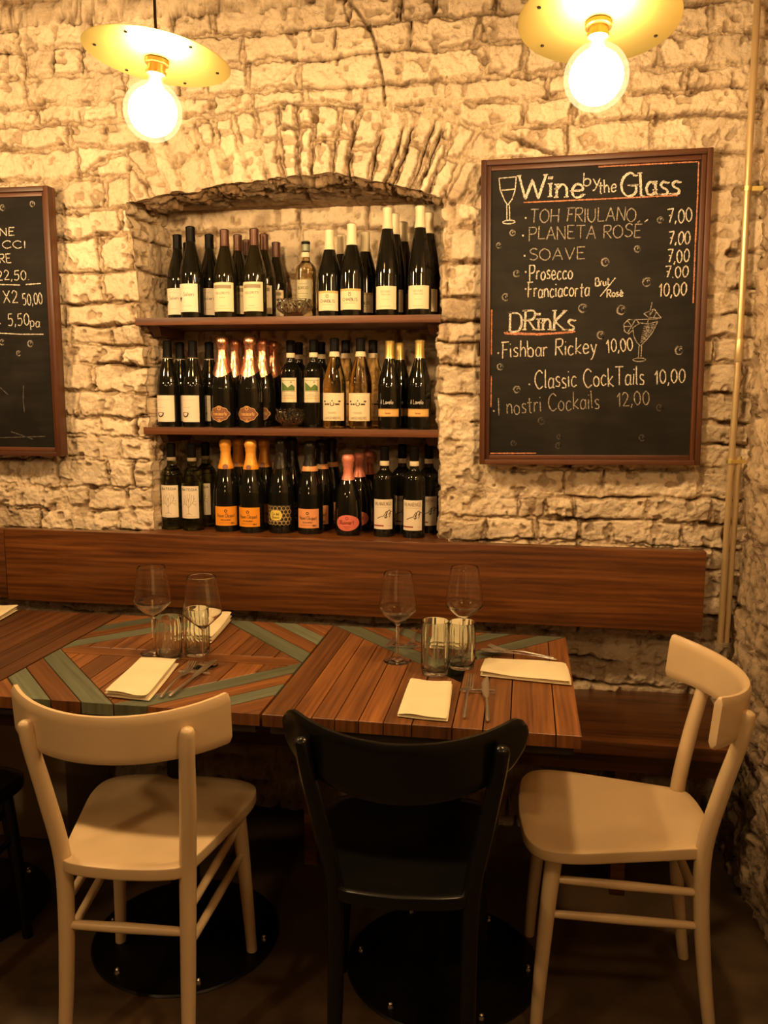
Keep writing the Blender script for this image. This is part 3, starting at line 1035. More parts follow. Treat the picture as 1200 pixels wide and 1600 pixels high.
def table_top(kind):
    mb = MB()
    hw, hd = TW / 2, TD / 2
    R = [(-hw, -hd), (hw, -hd), (hw, hd), (-hw, hd)]
    strips = [(0, .058, 1), (.058, .112, 0), (.112, .166, 1), (.166, .40, 0)]
    if kind == 'dark':
        x = -hw
        while x < hw - .01:
            w = min(random.uniform(.06, .1), hw - x)
            plank(mb, strip(R, 1, 0, x, x + w), (0, 1), 0, .75, 1.3)
            x += w
    elif kind == 'diamond':
        for sx in (-1, 1):
            for sy in (-1, 1):
                # corner cut by |x|/hw + |y|/hd = 1
                a, b = sx / hw, sy / hd
                L = sqrt(a * a + b * b)
                for lo, hi, teal in strips:
                    p = strip(R, a, b, 1 / L + lo, 1 / L + hi)
                    plank(mb, p, (b, -a), teal)
        D = R
        for sx in (-1, 1):
            for sy in (-1, 1):
                a, b = sx / hw, sy / hd
                L = sqrt(a * a + b * b)
                D = clip(D, a / L, b / L, 1 / L - GAP)
        plank(mb, strip(D, 0, 1, -.03, .03), (1, 0), 0)
        for y0, y1 in ((-hd, -.03), (.03, hd)):
            q = strip(D, 0, 1, y0, y1)
            x = -hw
            while x < hw - .005:
                w = min(random.uniform(.058, .075), hw - x)
                plank(mb, strip(q, 1, 0, x, x + w), (0, 1), 0)
                x += w
    else:
        # back triangle (apex at the table centre) laid in strips along both diagonals
        for sx in (-1, 1):
            half = clip(R, -sx, 0, -GAP * .5)
            a, b = sx / hw, 1 / hd          # line from back corner to centre: y = hd*|x|/hw
            nx_, ny_ = -sx * hd, hw
            for lo, hi, teal in strips:
                p = strip(half, nx_, ny_, lo, hi)
                plank(mb, p, (sx * hw, hd), teal)
        seams = [-.345, -.281, -.231, -.180, -.127, -.073, -.011, .075, .140, .197, .292, .345]
        for x0, x1 in zip(seams[:-1], seams[1:]):
            p = strip(R, 1, 0, x0, x1)
            for sx in (-1, 1):
                L = sqrt(hw * hw + hd * hd)
                h_ = clip(p, -sx, 0, 0)
                if len(h_) < 3:
                    continue
                h_ = clip(h_, -sx * hd / L, hw / L, -GAP)
                if x0 < 0 < x1 and len(h_) > 2:
                    continue
                plank(mb, h_, (0, 1), 0)
            if x0 < 0 < x1:
                L = sqrt(hw * hw + hd * hd)
                q = clip(clip(p, hd / L, hw / L, -GAP), -hd / L, hw / L, -GAP)
                plank(mb, q, (0, 1), 0)
    return mb


def make_table(kind, x, label):
    t = thing('bistro_table', label, 'table', (x, 2.05, 0), group='tables along the bench')
    obj('table_top', table_top(kind).mesh('table_top', [M['plank'] if kind != 'dark' else M['plank_dark'], M['plank_teal']], 30), t)
    mb = MB()
    mb.box(-.33, .33, -.346, .346, .700, .7215, bev=.001)
    obj('under_frame', mb.mesh('table_under_frame', M['apron']), t)
    cx, cy = .040, -.089
    mb = MB()
    mb.lathe([(0, .009), (.03, .009), (.038, .02), (.038, .69), (.09, .695), (.09, .70), (0, .70)], 28, c=(cx, cy, 0))
    obj('column', mb.mesh('table_column', M['iron']), t)
    mb = MB()
    mb.lathe([(0, 0), (.243, 0), (.247, .004), (.243, .008), (.06, .012), (.05, .02), (0, .02)], 64, c=(cx, cy, 0))
    bp = obj('base_plate', mb.mesh('table_base_plate', M['iron']), t)
    for k in range(6):
        mb = MB()
        a = k * pi / 3
        mb.lathe([(.0085, .006), (.0085, .012), (.006, .015), (.006, .019), (.003, .022), (0, .022)], 12, c=(cx + .215 * cos(a), cy + .215 * sin(a), 0))
        obj('base_bolt', mb.mesh('base_bolt', M['chrome']), bp)
    return t


make_table('dark', -1.597, 'dark brown plank table without teal strips, at the left end')
make_table('diamond', -.905, 'plank table with teal and brown diamond pattern, middle of the row')
make_table('vee', -.211, 'plank table with teal V at its back edge, right end of row')


# ------------------------------------------------------------------ chairs
def chair_parts(style):
    """bistro chair facing +Y, origin on the floor between the legs"""
    mat = M['cream'] if style == 'cream' else M['black']
    out = []
    # seat
    outl = []
    ctrl = [(0, -.212), (.085, -.205), (.135, -.185), (.155, -.12), (.182, 0), (.204, .11), (.196, .18), (.15, .213), (.07, .224), (0, .226)]
    right = smooth_path(ctrl, 5)
    left = [(-p[0], p[1]) for p in reversed(right[1:-1])]
    outl = right + left
    mb = MB()
    n = len(outl)
    rings = []
    zt, th = .462, .028

    def ring(scale, z):
        return mb.add([(p[0] * scale, p[1] * scale, z) for p in outl])
    seq = [(.50, zt - th), (.98, zt - th), (.996, zt - th + .002), (1.0, zt - th + .006), (1.0, zt - .003), (.998, zt - .001), (.993, zt), (.9, zt - .0005), (.7, zt - .006), (.45, zt - .010), (.2, zt - .011)]
    for sc, z in seq:
        rings.append(ring(sc, z))
    for a, b in zip(rings[:-1], rings[1:]):
        for k in range(n):
            k2 = (k + 1) % n
            mb.face((a + k, a + k2, b + k2, b + k))
    mb.face([rings[-1] + k for k in range(n)])
    mb.face([rings[0] + k for k in reversed(range(n))])
    out.append(('seat', mb.mesh('chair_seat', mat, 50)))
    # backrest board: arc in plan
    mb = MB()
    hc = .230 if style == 'cream' else .237
    sag = .112
    ymid = -.274
    NU, NV = 40, 10
    th = .019

    def top(u):
        if style == 'cream':
            return .840 - .020 * (1 - u * u)
        return .842 - .034 * (1 - u * u)

    def bot(u):
        if style == 'cream':
            return .727 - .010 * (1 - u * u)
        return .752 - .068 * (1 - u * u) ** .9
    R = (hc * hc + sag * sag) / (2 * sag)
    amax = math.asin(hc / R)

    def endround(u):
        """height shrink at the ends: rounded ends for the black chair, small corner radius for the cream"""
        r = .042 if style == 'black' else .006
        s = (1 - abs(u)) * hc
        if s >= r:
            return 0.0
        return r - sqrt(max(0, r * r - (r - s) ** 2))
    us = [-1 + 2 * (0.5 - 0.5 * cos(pi * k / NU)) for k in range(NU + 1)]
    grids = []
    for side in (0, 1):
        g = []
        for u in us:
            e = endround(u)
            zt_, zb_ = top(u) - e, bot(u) + e
            col = []
            for j in range(NV + 1):
                v = j / NV
                z = zb_ + (zt_ - zb_) * v
                a = amax * u
                # edges rounded over the thickness
                ed = min(v, 1 - v) * (zt_ - zb_)
                bul = th / 2 * (1 - max(0, 1 - ed / .006) ** 2 * .6)
                rr = R + (bul if side else -bul)
                y = ymid + R - rr * cos(a)
                y -= (z - .46) * 0.09 - .035
                col.append((rr * sin(a), y, z))
            g.append([mb.add([c]) for c in col])
        grids.append(g)
    for side in (0, 1):
        g = grids[side]
        for i in range(NU):
            for j in range(NV):
                q = (g[i][j], g[i + 1][j], g[i + 1][j + 1], g[i][j + 1])
                mb.face(q if side else q[::-1])
    f, b = grids
    for i in range(NU):
        mb.face((f[i][0], f[i + 1][0], b[i + 1][0], b[i][0]))
        mb.face((f[i][NV], b[i][NV], b[i + 1][NV], f[i + 1][NV]))
    for j in range(NV):
        mb.face((f[0][j], b[0][j], b[0][j + 1], f[0][j + 1]))
        mb.face((f[NU][j], f[NU][j + 1], b[NU][j + 1], b[NU][j]))
    out.append(('backrest', mb.mesh('chair_backrest', mat, 50)))
    # rear legs running up into the back posts
    for s in (-1, 1):
        mb = MB()
        xt = .170 if style == 'cream' else .192
        zt_ = .792 if style == 'cream' else .800
        pts = smooth_path([(s * .140, -.212, 0), (s * .137, -.192, .15), (s * .136, -.176, .32), (s * .139, -.174, .46), (s * (.139 + (xt - .139) * .42), -.199, .60), (s * (.139 + (xt - .139) * .81), -.230, .73), (s * (.139 + (xt - .139) * .965), -.238, zt_ - .012), (s * xt, -.240, zt_)], 5)
        rad = []
        for p in pts:
            z = p[2]
            r = np.interp(z, [0, .2, .44, .6, .75, zt_ - .012, zt_ - .004, zt_], [.0135, .0165, .0185, .0178, .0160, .0152, .0125, .006])
            rad.append(float(r))
        mb.tube(pts, rad, 18)
        out.append(('leg', mb.mesh('chair_rear_leg', mat, 60)))
    for s in (-1, 1):
        mb = MB()
        pts = smooth_path([(s * .178, .182, 0), (s * .172, .176, .12), (s * .163, .163, .30), (s * .155, .150, .438)], 5)
        rad = [float(np.interp(p[2], [0, .2, .4], [.0135, .0165, .0190])) for p in pts]
        mb.tube(pts, rad, 18)
        out.append(('leg', mb.mesh('chair_front_leg', mat, 60)))

    def legx(front, z):
        return (np.interp(z, [0, .12, .3, .438], [.178, .172, .163, .155]), np.interp(z, [0, .12, .3, .438], [.182, .176, .163, .150])) if front else (np.interp(z, [0, .15, .32, .46], [.14, .137, .136, .139]), np.interp(z, [0, .15, .32, .46], [-.212, -.192, -.176, -.174]))
    for s in (-1, 1):
        for zf, zr in ((.372, .352), (.290, .272)):
            a, b = legx(True, zf), legx(False, zr)
            mb = MB()
            A, B = Vector((s * a[0], a[1], zf)), Vector((s * b[0], b[1], zr))
            mb.tube([A.lerp(B, t) for t in (0, .1, .5, .9, 1)], [.0075, .009, .0105, .009, .0075], 14)
            out.append(('side_rail', mb.mesh('chair_side_rail', mat, 60)))
    if style == 'black':
        return out
    b = legx(False, .30)
    mb = MB()
    mb.tube([(-b[0], b[1], .305), (-b[0] * .8, b[1], .305), (0, b[1], .305), (b[0] * .8, b[1], .305), (b[0], b[1], .305)], [.0085, .010, .0115, .010, .0085], 14)
    out.append(('rear_rail', mb.mesh('chair_rear_rail', mat, 60)))
    return out


CP = {'cream': chair_parts('cream'), 'black': chair_parts('black')}


def make_chair(style, x, y, rz, label):
    g = 'cream bistro chairs' if style == 'cream' else 'black bistro chairs'
    t = thing('bistro_chair', label, 'chair', (x, y, 0), (0, 0, rz), g)
    for n, me in CP[style]:
        obj(n, me, t)
    return t


make_chair('cream', -.832, 1.722, radians(4), 'cream wooden bistro chair on the left, seen from behind')
make_chair('cream', .236, 1.945, radians(92), 'cream wooden bistro chair on the right, seen from its side')
make_chair('black', -.232, 1.722, radians(4), 'glossy black bistro chair in the centre, back towards us')
make_chair('black', -1.455, 1.690, radians(2), 'black bistro chair cut off by the left edge of the photo')


# ------------------------------------------------------------------ shelves in the niche
def make_shelf(z, x0, x1, label):
    t = thing('niche_shelf', label, 'shelf', (0, 2.80, z), group='wooden shelves in the niche')
    mb = MB()
    mb.box(x0, x1, 2.650 - 2.80, 2.945 - 2.80, -.024, 0, 0, 0, 1.0, bev=.0015)
    obj('board', mb.mesh('shelf_board', M['shelf']), t)
    for bx in (x0 + .045, x1 - .028):
        mb = MB()
        bm = bmesh.new()
        bmesh.ops.create_cube(bm, size=1.0)
        for v in bm.verts:
            k = 1.0 if v.co.z > 0 else .62
            v.co = Vector((bx + v.co.x * .042 * k, .0 + v.co.y * .22, -.024 - .0155 + v.co.z * .030))
            if v.co.z < -.03 and v.co.y < 0:
                v.co.y += .03
        mb.from_bm(bm, 0, 1, .8, 2.0)
        obj('bracket', mb.mesh('shelf_bracket', M['shelf']), t)
    return t


S1, S2, S3 = 1.695, 1.336, .984
make_shelf(S1, -1.283, -.268, 'upper brown wooden shelf in the niche')
make_shelf(S2, -1.268, -.270, 'lower brown wooden shelf in the niche')

# ------------------------------------------------------------------ bottles
BODY = {
    # (r, z) outer profiles; height follows the last entry
    'burgundy': [(.036, .004), (.0385, .012), (.0385, .135), (.0375, .150), (.0335, .172), (.0265, .198), (.0195, .222), (.0155, .240), (.0145, .262), (.0145, .284), (.0150, .285), (.0150, .291), (.0135, .293)],
    'bordeaux': [(.034, .004), (.0370, .012), (.0370, .178), (.0362, .190), (.0325, .203), (.0240, .214), (.0168, .222), (.0148, .232), (.0142, .250), (.0142, .288), (.0148, .289), (.0148, .297), (.0130, .299)],
    'riesling': [(.034, .004), (.0375, .012), (.0375, .128), (.0365, .150), (.0320, .188), (.0245, .232), (.0180, .268), (.0148, .292), (.0140, .310), (.0140, .328), (.0146, .329), (.0146, .337), (.013, .339)],
    'champagne': [(.040, .004), (.0435, .013), (.0435, .125), (.0425, .142), (.0380, .168), (.0305, .200), (.0225, .230), (.0175, .252), (.0155, .272), (.0152, .290), (.0165, .292), (.0165, .300), (.0150, .304)],
    'round': [(.040, .004), (.0455, .016), (.0460, .060), (.0440, .100), (.0385, .140), (.0290, .172), (.0200, .194), (.0160, .208), (.0148, .225), (.0148, .248), (.0160, .250), (.0160, .258), (.0145, .262)],
}


def body_r(kind, z):
    p = BODY[kind]
    return float(np.interp(z, [q[1] for q in p], [q[0] for q in p]))


def dense(prof, n=3):
    out = []
    for (a, b) in zip(prof[:-1], prof[1:]):
        for k in range(n):
            t = k / n
            out.append((a[0] + (b[0] - a[0]) * t, a[1] + (b[1] - a[1]) * t))
    out.append(prof[-1])
    return out


def body_mesh(kind, mat):
    mb = MB()
    p = smooth_path(BODY[kind], 3)
    mb.lathe([(0, .010), (.024, .006), (.030, .0)] + [(BODY[kind][0][0], .0005)] + p + [(0, BODY[kind][-1][1])], 44)
    return mb.mesh('bottle_glass', mat, 60)


def capsule_mesh(kind, z0, mat, ring=None, ringmat=None):
    H = BODY[kind][-1][1]
    mb = MB()
    zs = np.linspace(z0, H - .010, 9)
    pr = [(body_r(kind, z) + .0007, z) for z in zs] + [(body_r(kind, H - .009) + .0009, H - .008), (body_r(kind, H - .004) + .0009, H - .002), (body_r(kind, H) * .9, H + .001), (0, H + .0012)]
    mb.lathe([(body_r(kind, z0) + .0001, z0 - .0002)] + pr, 32)
    return mb.mesh('foil_capsule', mat, 45)


def muselet_mesh(kind, z0, mat, point=.012):
    """champagne foil: crown over cork and wire, neck foil with a pointed skirt"""
    H = BODY[kind][-1][1]
    mb = MB()
    seg = 40
    pr = []
    for z in np.linspace(z0, H - .034, 10):
        pr.append((body_r(kind, z) + .0012, z))
    pr += [(.0168, H - .030), (.0185, H - .024), (.0178, H - .018), (.0205, H - .012), (.0212, H - .004), (.0195, H + .006), (.0150, H + .011), (0, H + .0125)]
    rings = []
    for i, (r, z) in enumerate(pr):
        if r == 0:
            rings.append((mb.add([(0, 0, z)]), 1))
            continue
        pts = []
        for k in range(seg):
            a = 2 * pi * k / seg
            zz = z
            if i < 3:
                zz = z - point * (.5 - .5 * cos(2 * (a + pi / 2))) * (1 - i / 3) * -1 - point * (1 - i / 3)
                rr = body_r(kind, zz) + .0012
            else:
                rr = r * (1 + .02 * sin(7 * a + z * 300) * (1 if z > H - .035 else .35))
            pts.append((rr * cos(a), rr * sin(a), zz))
        rings.append((mb.add(pts), seg))
    for (a, na), (b, nb) in zip(rings[:-1], rings[1:]):
        for k in range(seg):
            k2 = (k + 1) % seg
            mb.face((a + k, a + k2, b + k2, b + k) if nb > 1 else (a + k, a + k2, b))
    return mb.mesh('foil_capsule', mat, 50)


def cylmap(kind, eps, zc=0.0):
    """(u, v) in metres on the bottle front (towards -Y) -> 3D"""
    def fn(u, v):
        z = zc + v
        r = body_r(kind, z) + eps
        a = u / body_r(kind, zc)
        return (r * sin(a), -r * cos(a), z)
    return fn


def label_rect(kind, w, z0, z1, mat, eps=.0006, nu=22, nv=4):
    mb = MB()
    fn = cylmap(kind, eps, (z0 + z1) / 2)
    zc = (z0 + z1) / 2
    idx = [[mb.add([fn(-w / 2 + w * i / nu, z0 - zc + (z1 - z0) * j / nv)]) for j in range(nv + 1)] for i in range(nu + 1)]
    for i in range(nu):
        for j in range(nv):
            mb.face((idx[i][j], idx[i + 1][j], idx[i + 1][j + 1], idx[i][j + 1]))
    return mb.mesh('paper_label', mat, 60)


def label_shape(kind, outline, zc, mat, eps=.0006, nr=6, mb=None, mi=0):
    """outline: list of (u, v) around (0, 0)"""
    own = mb is None
    mb = mb or MB()
    fn = cylmap(kind, eps, zc)
    cu = sum(p[0] for p in outline) / len(outline)
    cv = sum(p[1] for p in outline) / len(outline)
    c = mb.add([fn(cu, cv)])
    prev = None
    n = len(outline)
    for r in range(1, nr + 1):
        cur = mb.add([fn(cu + (p[0] - cu) * r / nr, cv + (p[1] - cv) * r / nr) for p in outline])
        for k in range(n):
            k2 = (k + 1) % n
            if prev is None:
                mb.face((c, cur + k, cur + k2), mi)
            else:
                mb.face((prev + k, cur + k, cur + k2, prev + k2), mi)
        prev = cur
    return mb.mesh('paper_label', mat, 60) if own else None


def ell(cx, cy, rx, ry, n=28):
    return [(cx + rx * cos(2 * pi * k / n), cy + ry * sin(2 * pi * k / n)) for k in range(n)]


def lines(v, w, u0=0.0, n=10, amp=.0006, rnd=None):
    """an illegible line of small print: a jagged stroke"""
    rnd = rnd or random
    return [[(u0 - w / 2 + w * k / n, v + (amp if k % 2 else -amp) * rnd.uniform(.3, 1)) for k in range(n + 1)]]


def print_mesh(kind, zc, items, mats, eps=.0011):
    """items: list of (strokes, width, mat index)"""
    mb = MB()
    fn = cylmap(kind, eps, zc)
    for st, w, mi in items:
        ribbons(mb, st, w, fn, mi, step=.003)
    return mb.mesh('label_print', mats, 0)


def band_mesh(kind, z0, z1, mat, eps=.0012):
    mb = MB()
    mb.lathe([(body_r(kind, z) + eps * (0.2 if i in (0, 4) else 1), z) for i, z in enumerate(np.linspace(z0, z1, 5))], 36)
    return mb.mesh('neck_band', mat, 50)


rl = random.Random(5)
KIND = {}


def ts(t, u, v, w, h):
    return text_strokes(t, u - w / 2, v, u + w / 2, v, h, rnd=rl)


def regist(key, name, body, glassmat, parts):
    """parts: list of (part name, mesh, [sub-part meshes])"""
    KIND[key] = (name, [('bottle_glass', body_mesh(body, glassmat), [])] + parts)


# A: black capsule, white label with a small dark emblem
regist('A', 'wine_bottle', 'burgundy', M['gl_dark'], [
    ('foil_capsule', capsule_mesh('burgundy', .246, M['fo_black']), []),
    ('paper_label', label_rect('burgundy', .074, .018, .108, M['pp_white']), [
        ('label_print', print_mesh('burgundy', .063, [(ts('Salieri', .006, .006, .036, .012), .0011, 0), (lines(-.026, .034), .0008, 1), (lines(.031, .03), .0006, 1),
                                                     ([[(-.03, .0), (-.018, .0)], [(-.028, -.004), (-.02, -.004)], [(-.026, -.009), (-.022, -.009)]], .005, 0)], [M['ink'], M['ink_grey']]))])])
# B: russet capsule, cream label with a dark header
regist('B', 'wine_bottle', 'burgundy', M['gl_brown'], [
    ('foil_capsule', capsule_mesh('burgundy', .238, M['fo_russet']), []),
    ('paper_label', label_rect('burgundy', .082, .020, .116, M['pp_cream']), [
        ('label_print', print_mesh('burgundy', .068, [([[(-.032, .034), (.032, .034)]], .012, 1), (ts('VOLLERETTI', 0, .009, .05, .007), .0009, 0), (lines(-.002, .02), .0008, 0),
                                                     (lines(-.03, .022), .0008, 0), (lines(-.038, .05), .0007, 1)], [M['ink'], M['ink_grey']]))])])
# C: clear bottle, sage label
regist('C', 'wine_bottle', 'bordeaux', M['gl_straw'], [
    ('foil_capsule', capsule_mesh('bordeaux', .262, M['fo_green']), []),
    ('neck_band', band_mesh('bordeaux', .284, .2995, M['fo_black']), []),
    ('neck_band', band_mesh('bordeaux', .238, .256, M['pp_cream']), []),
    ('paper_label', label_rect('bordeaux', .066, .070, .150, M['pp_sage']), [
        ('label_print', print_mesh('bordeaux', .11, [(ts('BORGO', 0, .004, .040, .010), .0012, 0), (lines(-.012, .04), .0009, 0), (lines(-.022, .034), .0009, 0), (lines(.024, .03), .0009, 0)], [M['ink']]))])])
# D: cream capsule burgundy, label with tan band
regist('D', 'wine_bottle', 'burgundy', M['gl_dark'], [
    ('foil_capsule', capsule_mesh('burgundy', .226, M['fo_cream']), []),
    ('paper_label', label_rect('burgundy', .078, .020, .086, M['pp_cream']), [
        ('label_print', print_mesh('burgundy', .053, [([[(-.0385, .029), (.0385, .029)]], .008, 1), (ts('CHABLIS', 0, -.006, .050, .010), .0014, 0), (lines(-.013, .036), .0008, 0), (lines(-.024, .022), .0006, 1),
                                                     ([ring_stroke(0, .014, .004, 10)], .0016, 0), ([[(-.005, .021), (.005, .021)]], .0016, 0)], [M['ink'], M['ink_gold']]))])])
# E: tall flute bottle, cream capsule
regist('E', 'wine_bottle', 'riesling', M['gl_dark'], [
    ('foil_capsule', capsule_mesh('riesling', .272, M['fo_cream']), []),
    ('paper_label', label_rect('riesling', .076, .020, .092, M['pp_cream']), [
        ('label_print', print_mesh('riesling', .056, [(ts('GEWURZ', 0, .016, .032, .006), .0009, 0), (ts('TRAMIN', 0, .007, .030, .005), .0008, 0), (lines(-.006, .024), .0007, 0), (lines(-.027, .034), .001, 0)], [M['ink_grey']]))])])
# F: black capsule, pinkish-white label with a little bowl
regist('F', 'wine_bottle', 'burgundy', M['gl_dark'], [
    ('foil_capsule', capsule_mesh('burgundy', .235, M['fo_black']), []),
    ('neck_band', band_mesh('burgundy', .233, .236, M['ink_grey'], .001), []),
    ('paper_label', label_rect('burgundy', .076, .018, .108, M['pp_white']), [
        ('label_print', print_mesh('burgundy', .063, [([[(-.024, -.014), (-.021, -.024), (-.012, -.028), (-.003, -.024), (0, -.014)]], .0045, 0), ([[(-.024, -.013), (0, -.013)]], .0012, 0),
                                                     (lines(.004, .03, -.008), .0007, 1), (lines(.030, .05), .0006, 1)], [M['ink'], M['ink_grey']]))])])
# G: rose gold foil champagne with ornate bronze shield
orn = []
for k in range(48):
    a = 2 * pi * k / 48
    r = 1 + .045 * cos(4 * a) + .055 * cos(8 * a)
    orn.append((.036 * r * cos(a), .026 * r * sin(a)))
mbg = MB()
label_shape('champagne', orn, .048, None, .0006, 6, mbg, 0)
gl = mbg.mesh('paper_label', [M['pp_bronze']], 60)
regist('G', 'champagne_bottle', 'champagne', M['gl_dark'], [
    ('foil_capsule', muselet_mesh('champagne', .196, M['fo_rose'], .02), []),
    ('paper_label', gl, [('label_print', print_mesh('champagne', .048, [([[(p[0] * .97, p[1] * .97) for p in orn + orn[:1]]], .0016, 0), (ts('Franciacorta', 0, -.005, .050, .014), .0013, 0), (lines(-.013, .03), .001, 0), ([ring_stroke(0, .019, .005, 10)], .002, 0), ([ring_stroke(0, -.022, .003, 10)], .0015, 0)], [M['pp_gold']]))])])
# H: bordeaux with a green landscape label
mbh = MB()
fnh = None
hl = label_rect('bordeaux', .058, .086, .170, M['pp_cream'])
hill = MB()
label_shape('bordeaux', [(-.024, -.002), (-.012, -.002), (0, -.002), (.012, -.002), (.022, -.002), (.022, .012), (.012, .020), (.004, .012), (0, .008), (-.008, .016), (-.016, .022), (-.024, .028)], .128, None, .0011, 4, hill, 0)
label_shape('bordeaux', ell(.010, .027, .003, .003, 12), .128, None, .0011, 2, hill, 1)
label_shape('bordeaux', [(-.026, -.03), (-.013, -.03), (0, -.03), (.013, -.03), (.026, -.03), (.026, -.026), (.013, -.026), (0, -.026), (-.013, -.026), (-.026, -.026)], .128, None, .0011, 2, hill, 2)
ribbons(hill, [[(-.026, .033), (.024, .033)], [(-.026, -.004), (.024, -.004)]], .0008, cylmap('bordeaux', .0011, .128), 3, .003)
ribbons(hill, lines(-.014, .02) + lines(-.02, .036), .0008, cylmap('bordeaux', .0011, .128), 3, .003)
regist('H', 'wine_bottle', 'bordeaux', M['gl_dark'], [
    ('foil_capsule', capsule_mesh('bordeaux', .258, M['fo_black']), []),
    ('neck_band', band_mesh('bordeaux', .240, .256, M['pp_cream']), []),
    ('paper_label', hl, [('label_print', hill.mesh('label_print', [M['ink_green'], M['ink_grey'], M['pp_gold'], M['ink']], 0), [])])])
# I: clear burgundy bottle of straw wine, cream label with emblem
regist('I', 'wine_bottle', 'burgundy', M['gl_white'], [
    ('foil_capsule', capsule_mesh('burgundy', .250, M['fo_black']), []),
    ('neck_band', band_mesh('burgundy', .234, .2505, M['pp_cream']), []),
    ('paper_label', label_rect('burgundy', .086, .026, .116, M['pp_cream']), [
        ('label_print', print_mesh('burgundy', .071, [([ring_stroke(0, .010, .006, 12, pi * .75, 1, .75)], .0026, 0), ([[(-.032, .018), (-.024, .018)], [(-.028, .009), (-.020, .009)], [(-.018, .009), (-.010, .009)], [(.010, .009), (.018, .009)], [(.020, .018), (.028, .018)], [(.018, .009), (.024, .009)]], .005, 0),
                                                     ([[(-.002, .02), (.002, .02)]], .004, 0), (ts('CUVEE', 0, -.022, .026, .006), .0008, 1), (ts('LANGENBERG', 0, -.040, .058, .008), .0011, 1)], [M['ink'], M['ink_grey']]))])])
# J: gold capsule, gold band and white script on dark glass
regist('J', 'wine_bottle', 'burgundy', M['gl_dark'], [
    ('foil_capsule', capsule_mesh('burgundy', .234, M['fo_gold']), []),
    ('paper_label', label_rect('burgundy', .080, .042, .068, M['pp_gold']), [
        ('label_print', print_mesh('burgundy', .055, [(ts('Sereno', 0, -.004, .018, .007), .001, 0), ([[(-.039, .011), (.039, .011)], [(-.039, -.011), (.039, -.011)]], .001, 0)], [M['ink_red']]))]),
    ('printed_script', print_mesh('burgundy', .088, [(ts('il Lavelo', -.004, -.004, .044, .014), .0013, 0)], [M['ink_white']], .0005), [])])
# K: greenish bottle with white tree label
tree = [[(0, -.040), (-.001, -.02), (.001, 0), (0, .012)], [(0, -.018), (-.012, -.004), (-.020, .012)], [(0, -.016), (.012, -.002), (.020, .014)], [(-.006, -.010), (-.008, .006), (-.012, .022)], [(.006, -.008), (.008, .008), (.012, .024)], [(0, 0), (-.004, .014), (-.003, .026)], [(0, .004), (.005, .016), (.004, .028)],
        [(-.014, .0), (-.024, .002)], [(.014, .002), (.025, .002)], [(-.012, -.004), (-.022, -.010)], [(.012, -.002), (.024, -.012)], [(-.010, -.04), (0, -.034), (.010, -.04)], [(-.016, .006), (-.016, .02)], [(.016, .008), (.017, .022)], [(.02, -.006), (.026, -.004)], [(-.018, -.006), (-.025, -.002)]]
regist('K', 'wine_bottle', 'bordeaux', M['gl_green'], [
    ('foil_capsule', capsule_mesh('bordeaux', .252, M['fo_black']), []),
    ('neck_band', band_mesh('bordeaux', .240, .252, M['ink_grey']), []),
    ('paper_label', label_rect('bordeaux', .070, .044, .156, M['pp_white']), [
        ('label_print', print_mesh('bordeaux', .10, [([[(p[0] * 1.05, p[1] * 1.1) for p in s] for s in tree], .0012, 1), (ts('BIATEGIA', 0, .040, .056, .008), .0013, 0), (lines(-.050, .05), .0007, 1)], [M['ink'], M['ink_grey']]))])])


def clq(m1):
    return print_mesh('champagne', .055, [(ts('Veuve Clicquot', 0, -.004, .062, .013), .0012, 0), (ts('PONSARDIN', 0, -.016, .034, .005), .0008, 0), ([ring_stroke(0, .018, .0042, 10)], .0022, 0), (lines(-.023, .05), .0007, 0), (ts('BRUT', .024, -.027, .012, .005), .0009, 0)], [m1])


def medal(kind, z, mat):
    mb = MB()
    label_shape(kind, ell(0, 0, .0085, .0085, 16), z, None, .0030, 3, mb, 0)
    return mb.mesh('medallion', mat, 60)


# L: orange foil and orange label
regist('L', 'champagne_bottle', 'champagne', M['gl_dark'], [
    ('foil_capsule', muselet_mesh('champagne', .226, M['fo_orange'], .004), []),
    ('neck_band', band_mesh('champagne', .216, .234, M['pp_orange'], .0018), [('medallion', medal('champagne', .224, M['pp_bronze']), [])]),
    ('paper_label', label_rect('champagne', .084, .022, .088, M['pp_orange']), [('label_print', clq(M['ink']))])])
# M: dark champagne bottle wrapped in a lattice label with yellow hexagon
lat = []
for i in range(7):
    for j in range(5):
        cx, cy = -.042 + i * .014 + (.007 if j % 2 else 0), -.026 + j * .0125
        lat.append([(cx + .0072 * cos(pi / 6 + k * pi / 3), cy + .0072 * sin(pi / 6 + k * pi / 3)) for k in range(7)])
mbm = MB()
ribbons(mbm, lat, .0013, cylmap('champagne', .0009, .062), 0, .004)
label_shape('champagne', [(.024, 0), (.018, .014), (.006, .017), (-.006, .017), (-.018, .014), (-.024, 0), (-.018, -.014), (-.006, -.017), (.006, -.017), (.018, -.014)], .062, None, .0013, 5, mbm, 1)
ribbons(mbm, ts('Ca del', 0, .001, .026, .009) + ts('Bosco', 0, -.010, .024, .008), .0011, cylmap('champagne', .0017, .062), 2, .003)
regist('M', 'champagne_bottle', 'champagne', M['gl_dark'], [
    ('foil_capsule', muselet_mesh('champagne', .222, M['fo_dark'], .006), []),
    ('paper_label', label_rect('champagne', .110, .030, .096, M['pp_black']), [('label_print', mbm.mesh('label_print', [M['ink_gold'], M['pp_yellow'], M['ink']], 0))])])
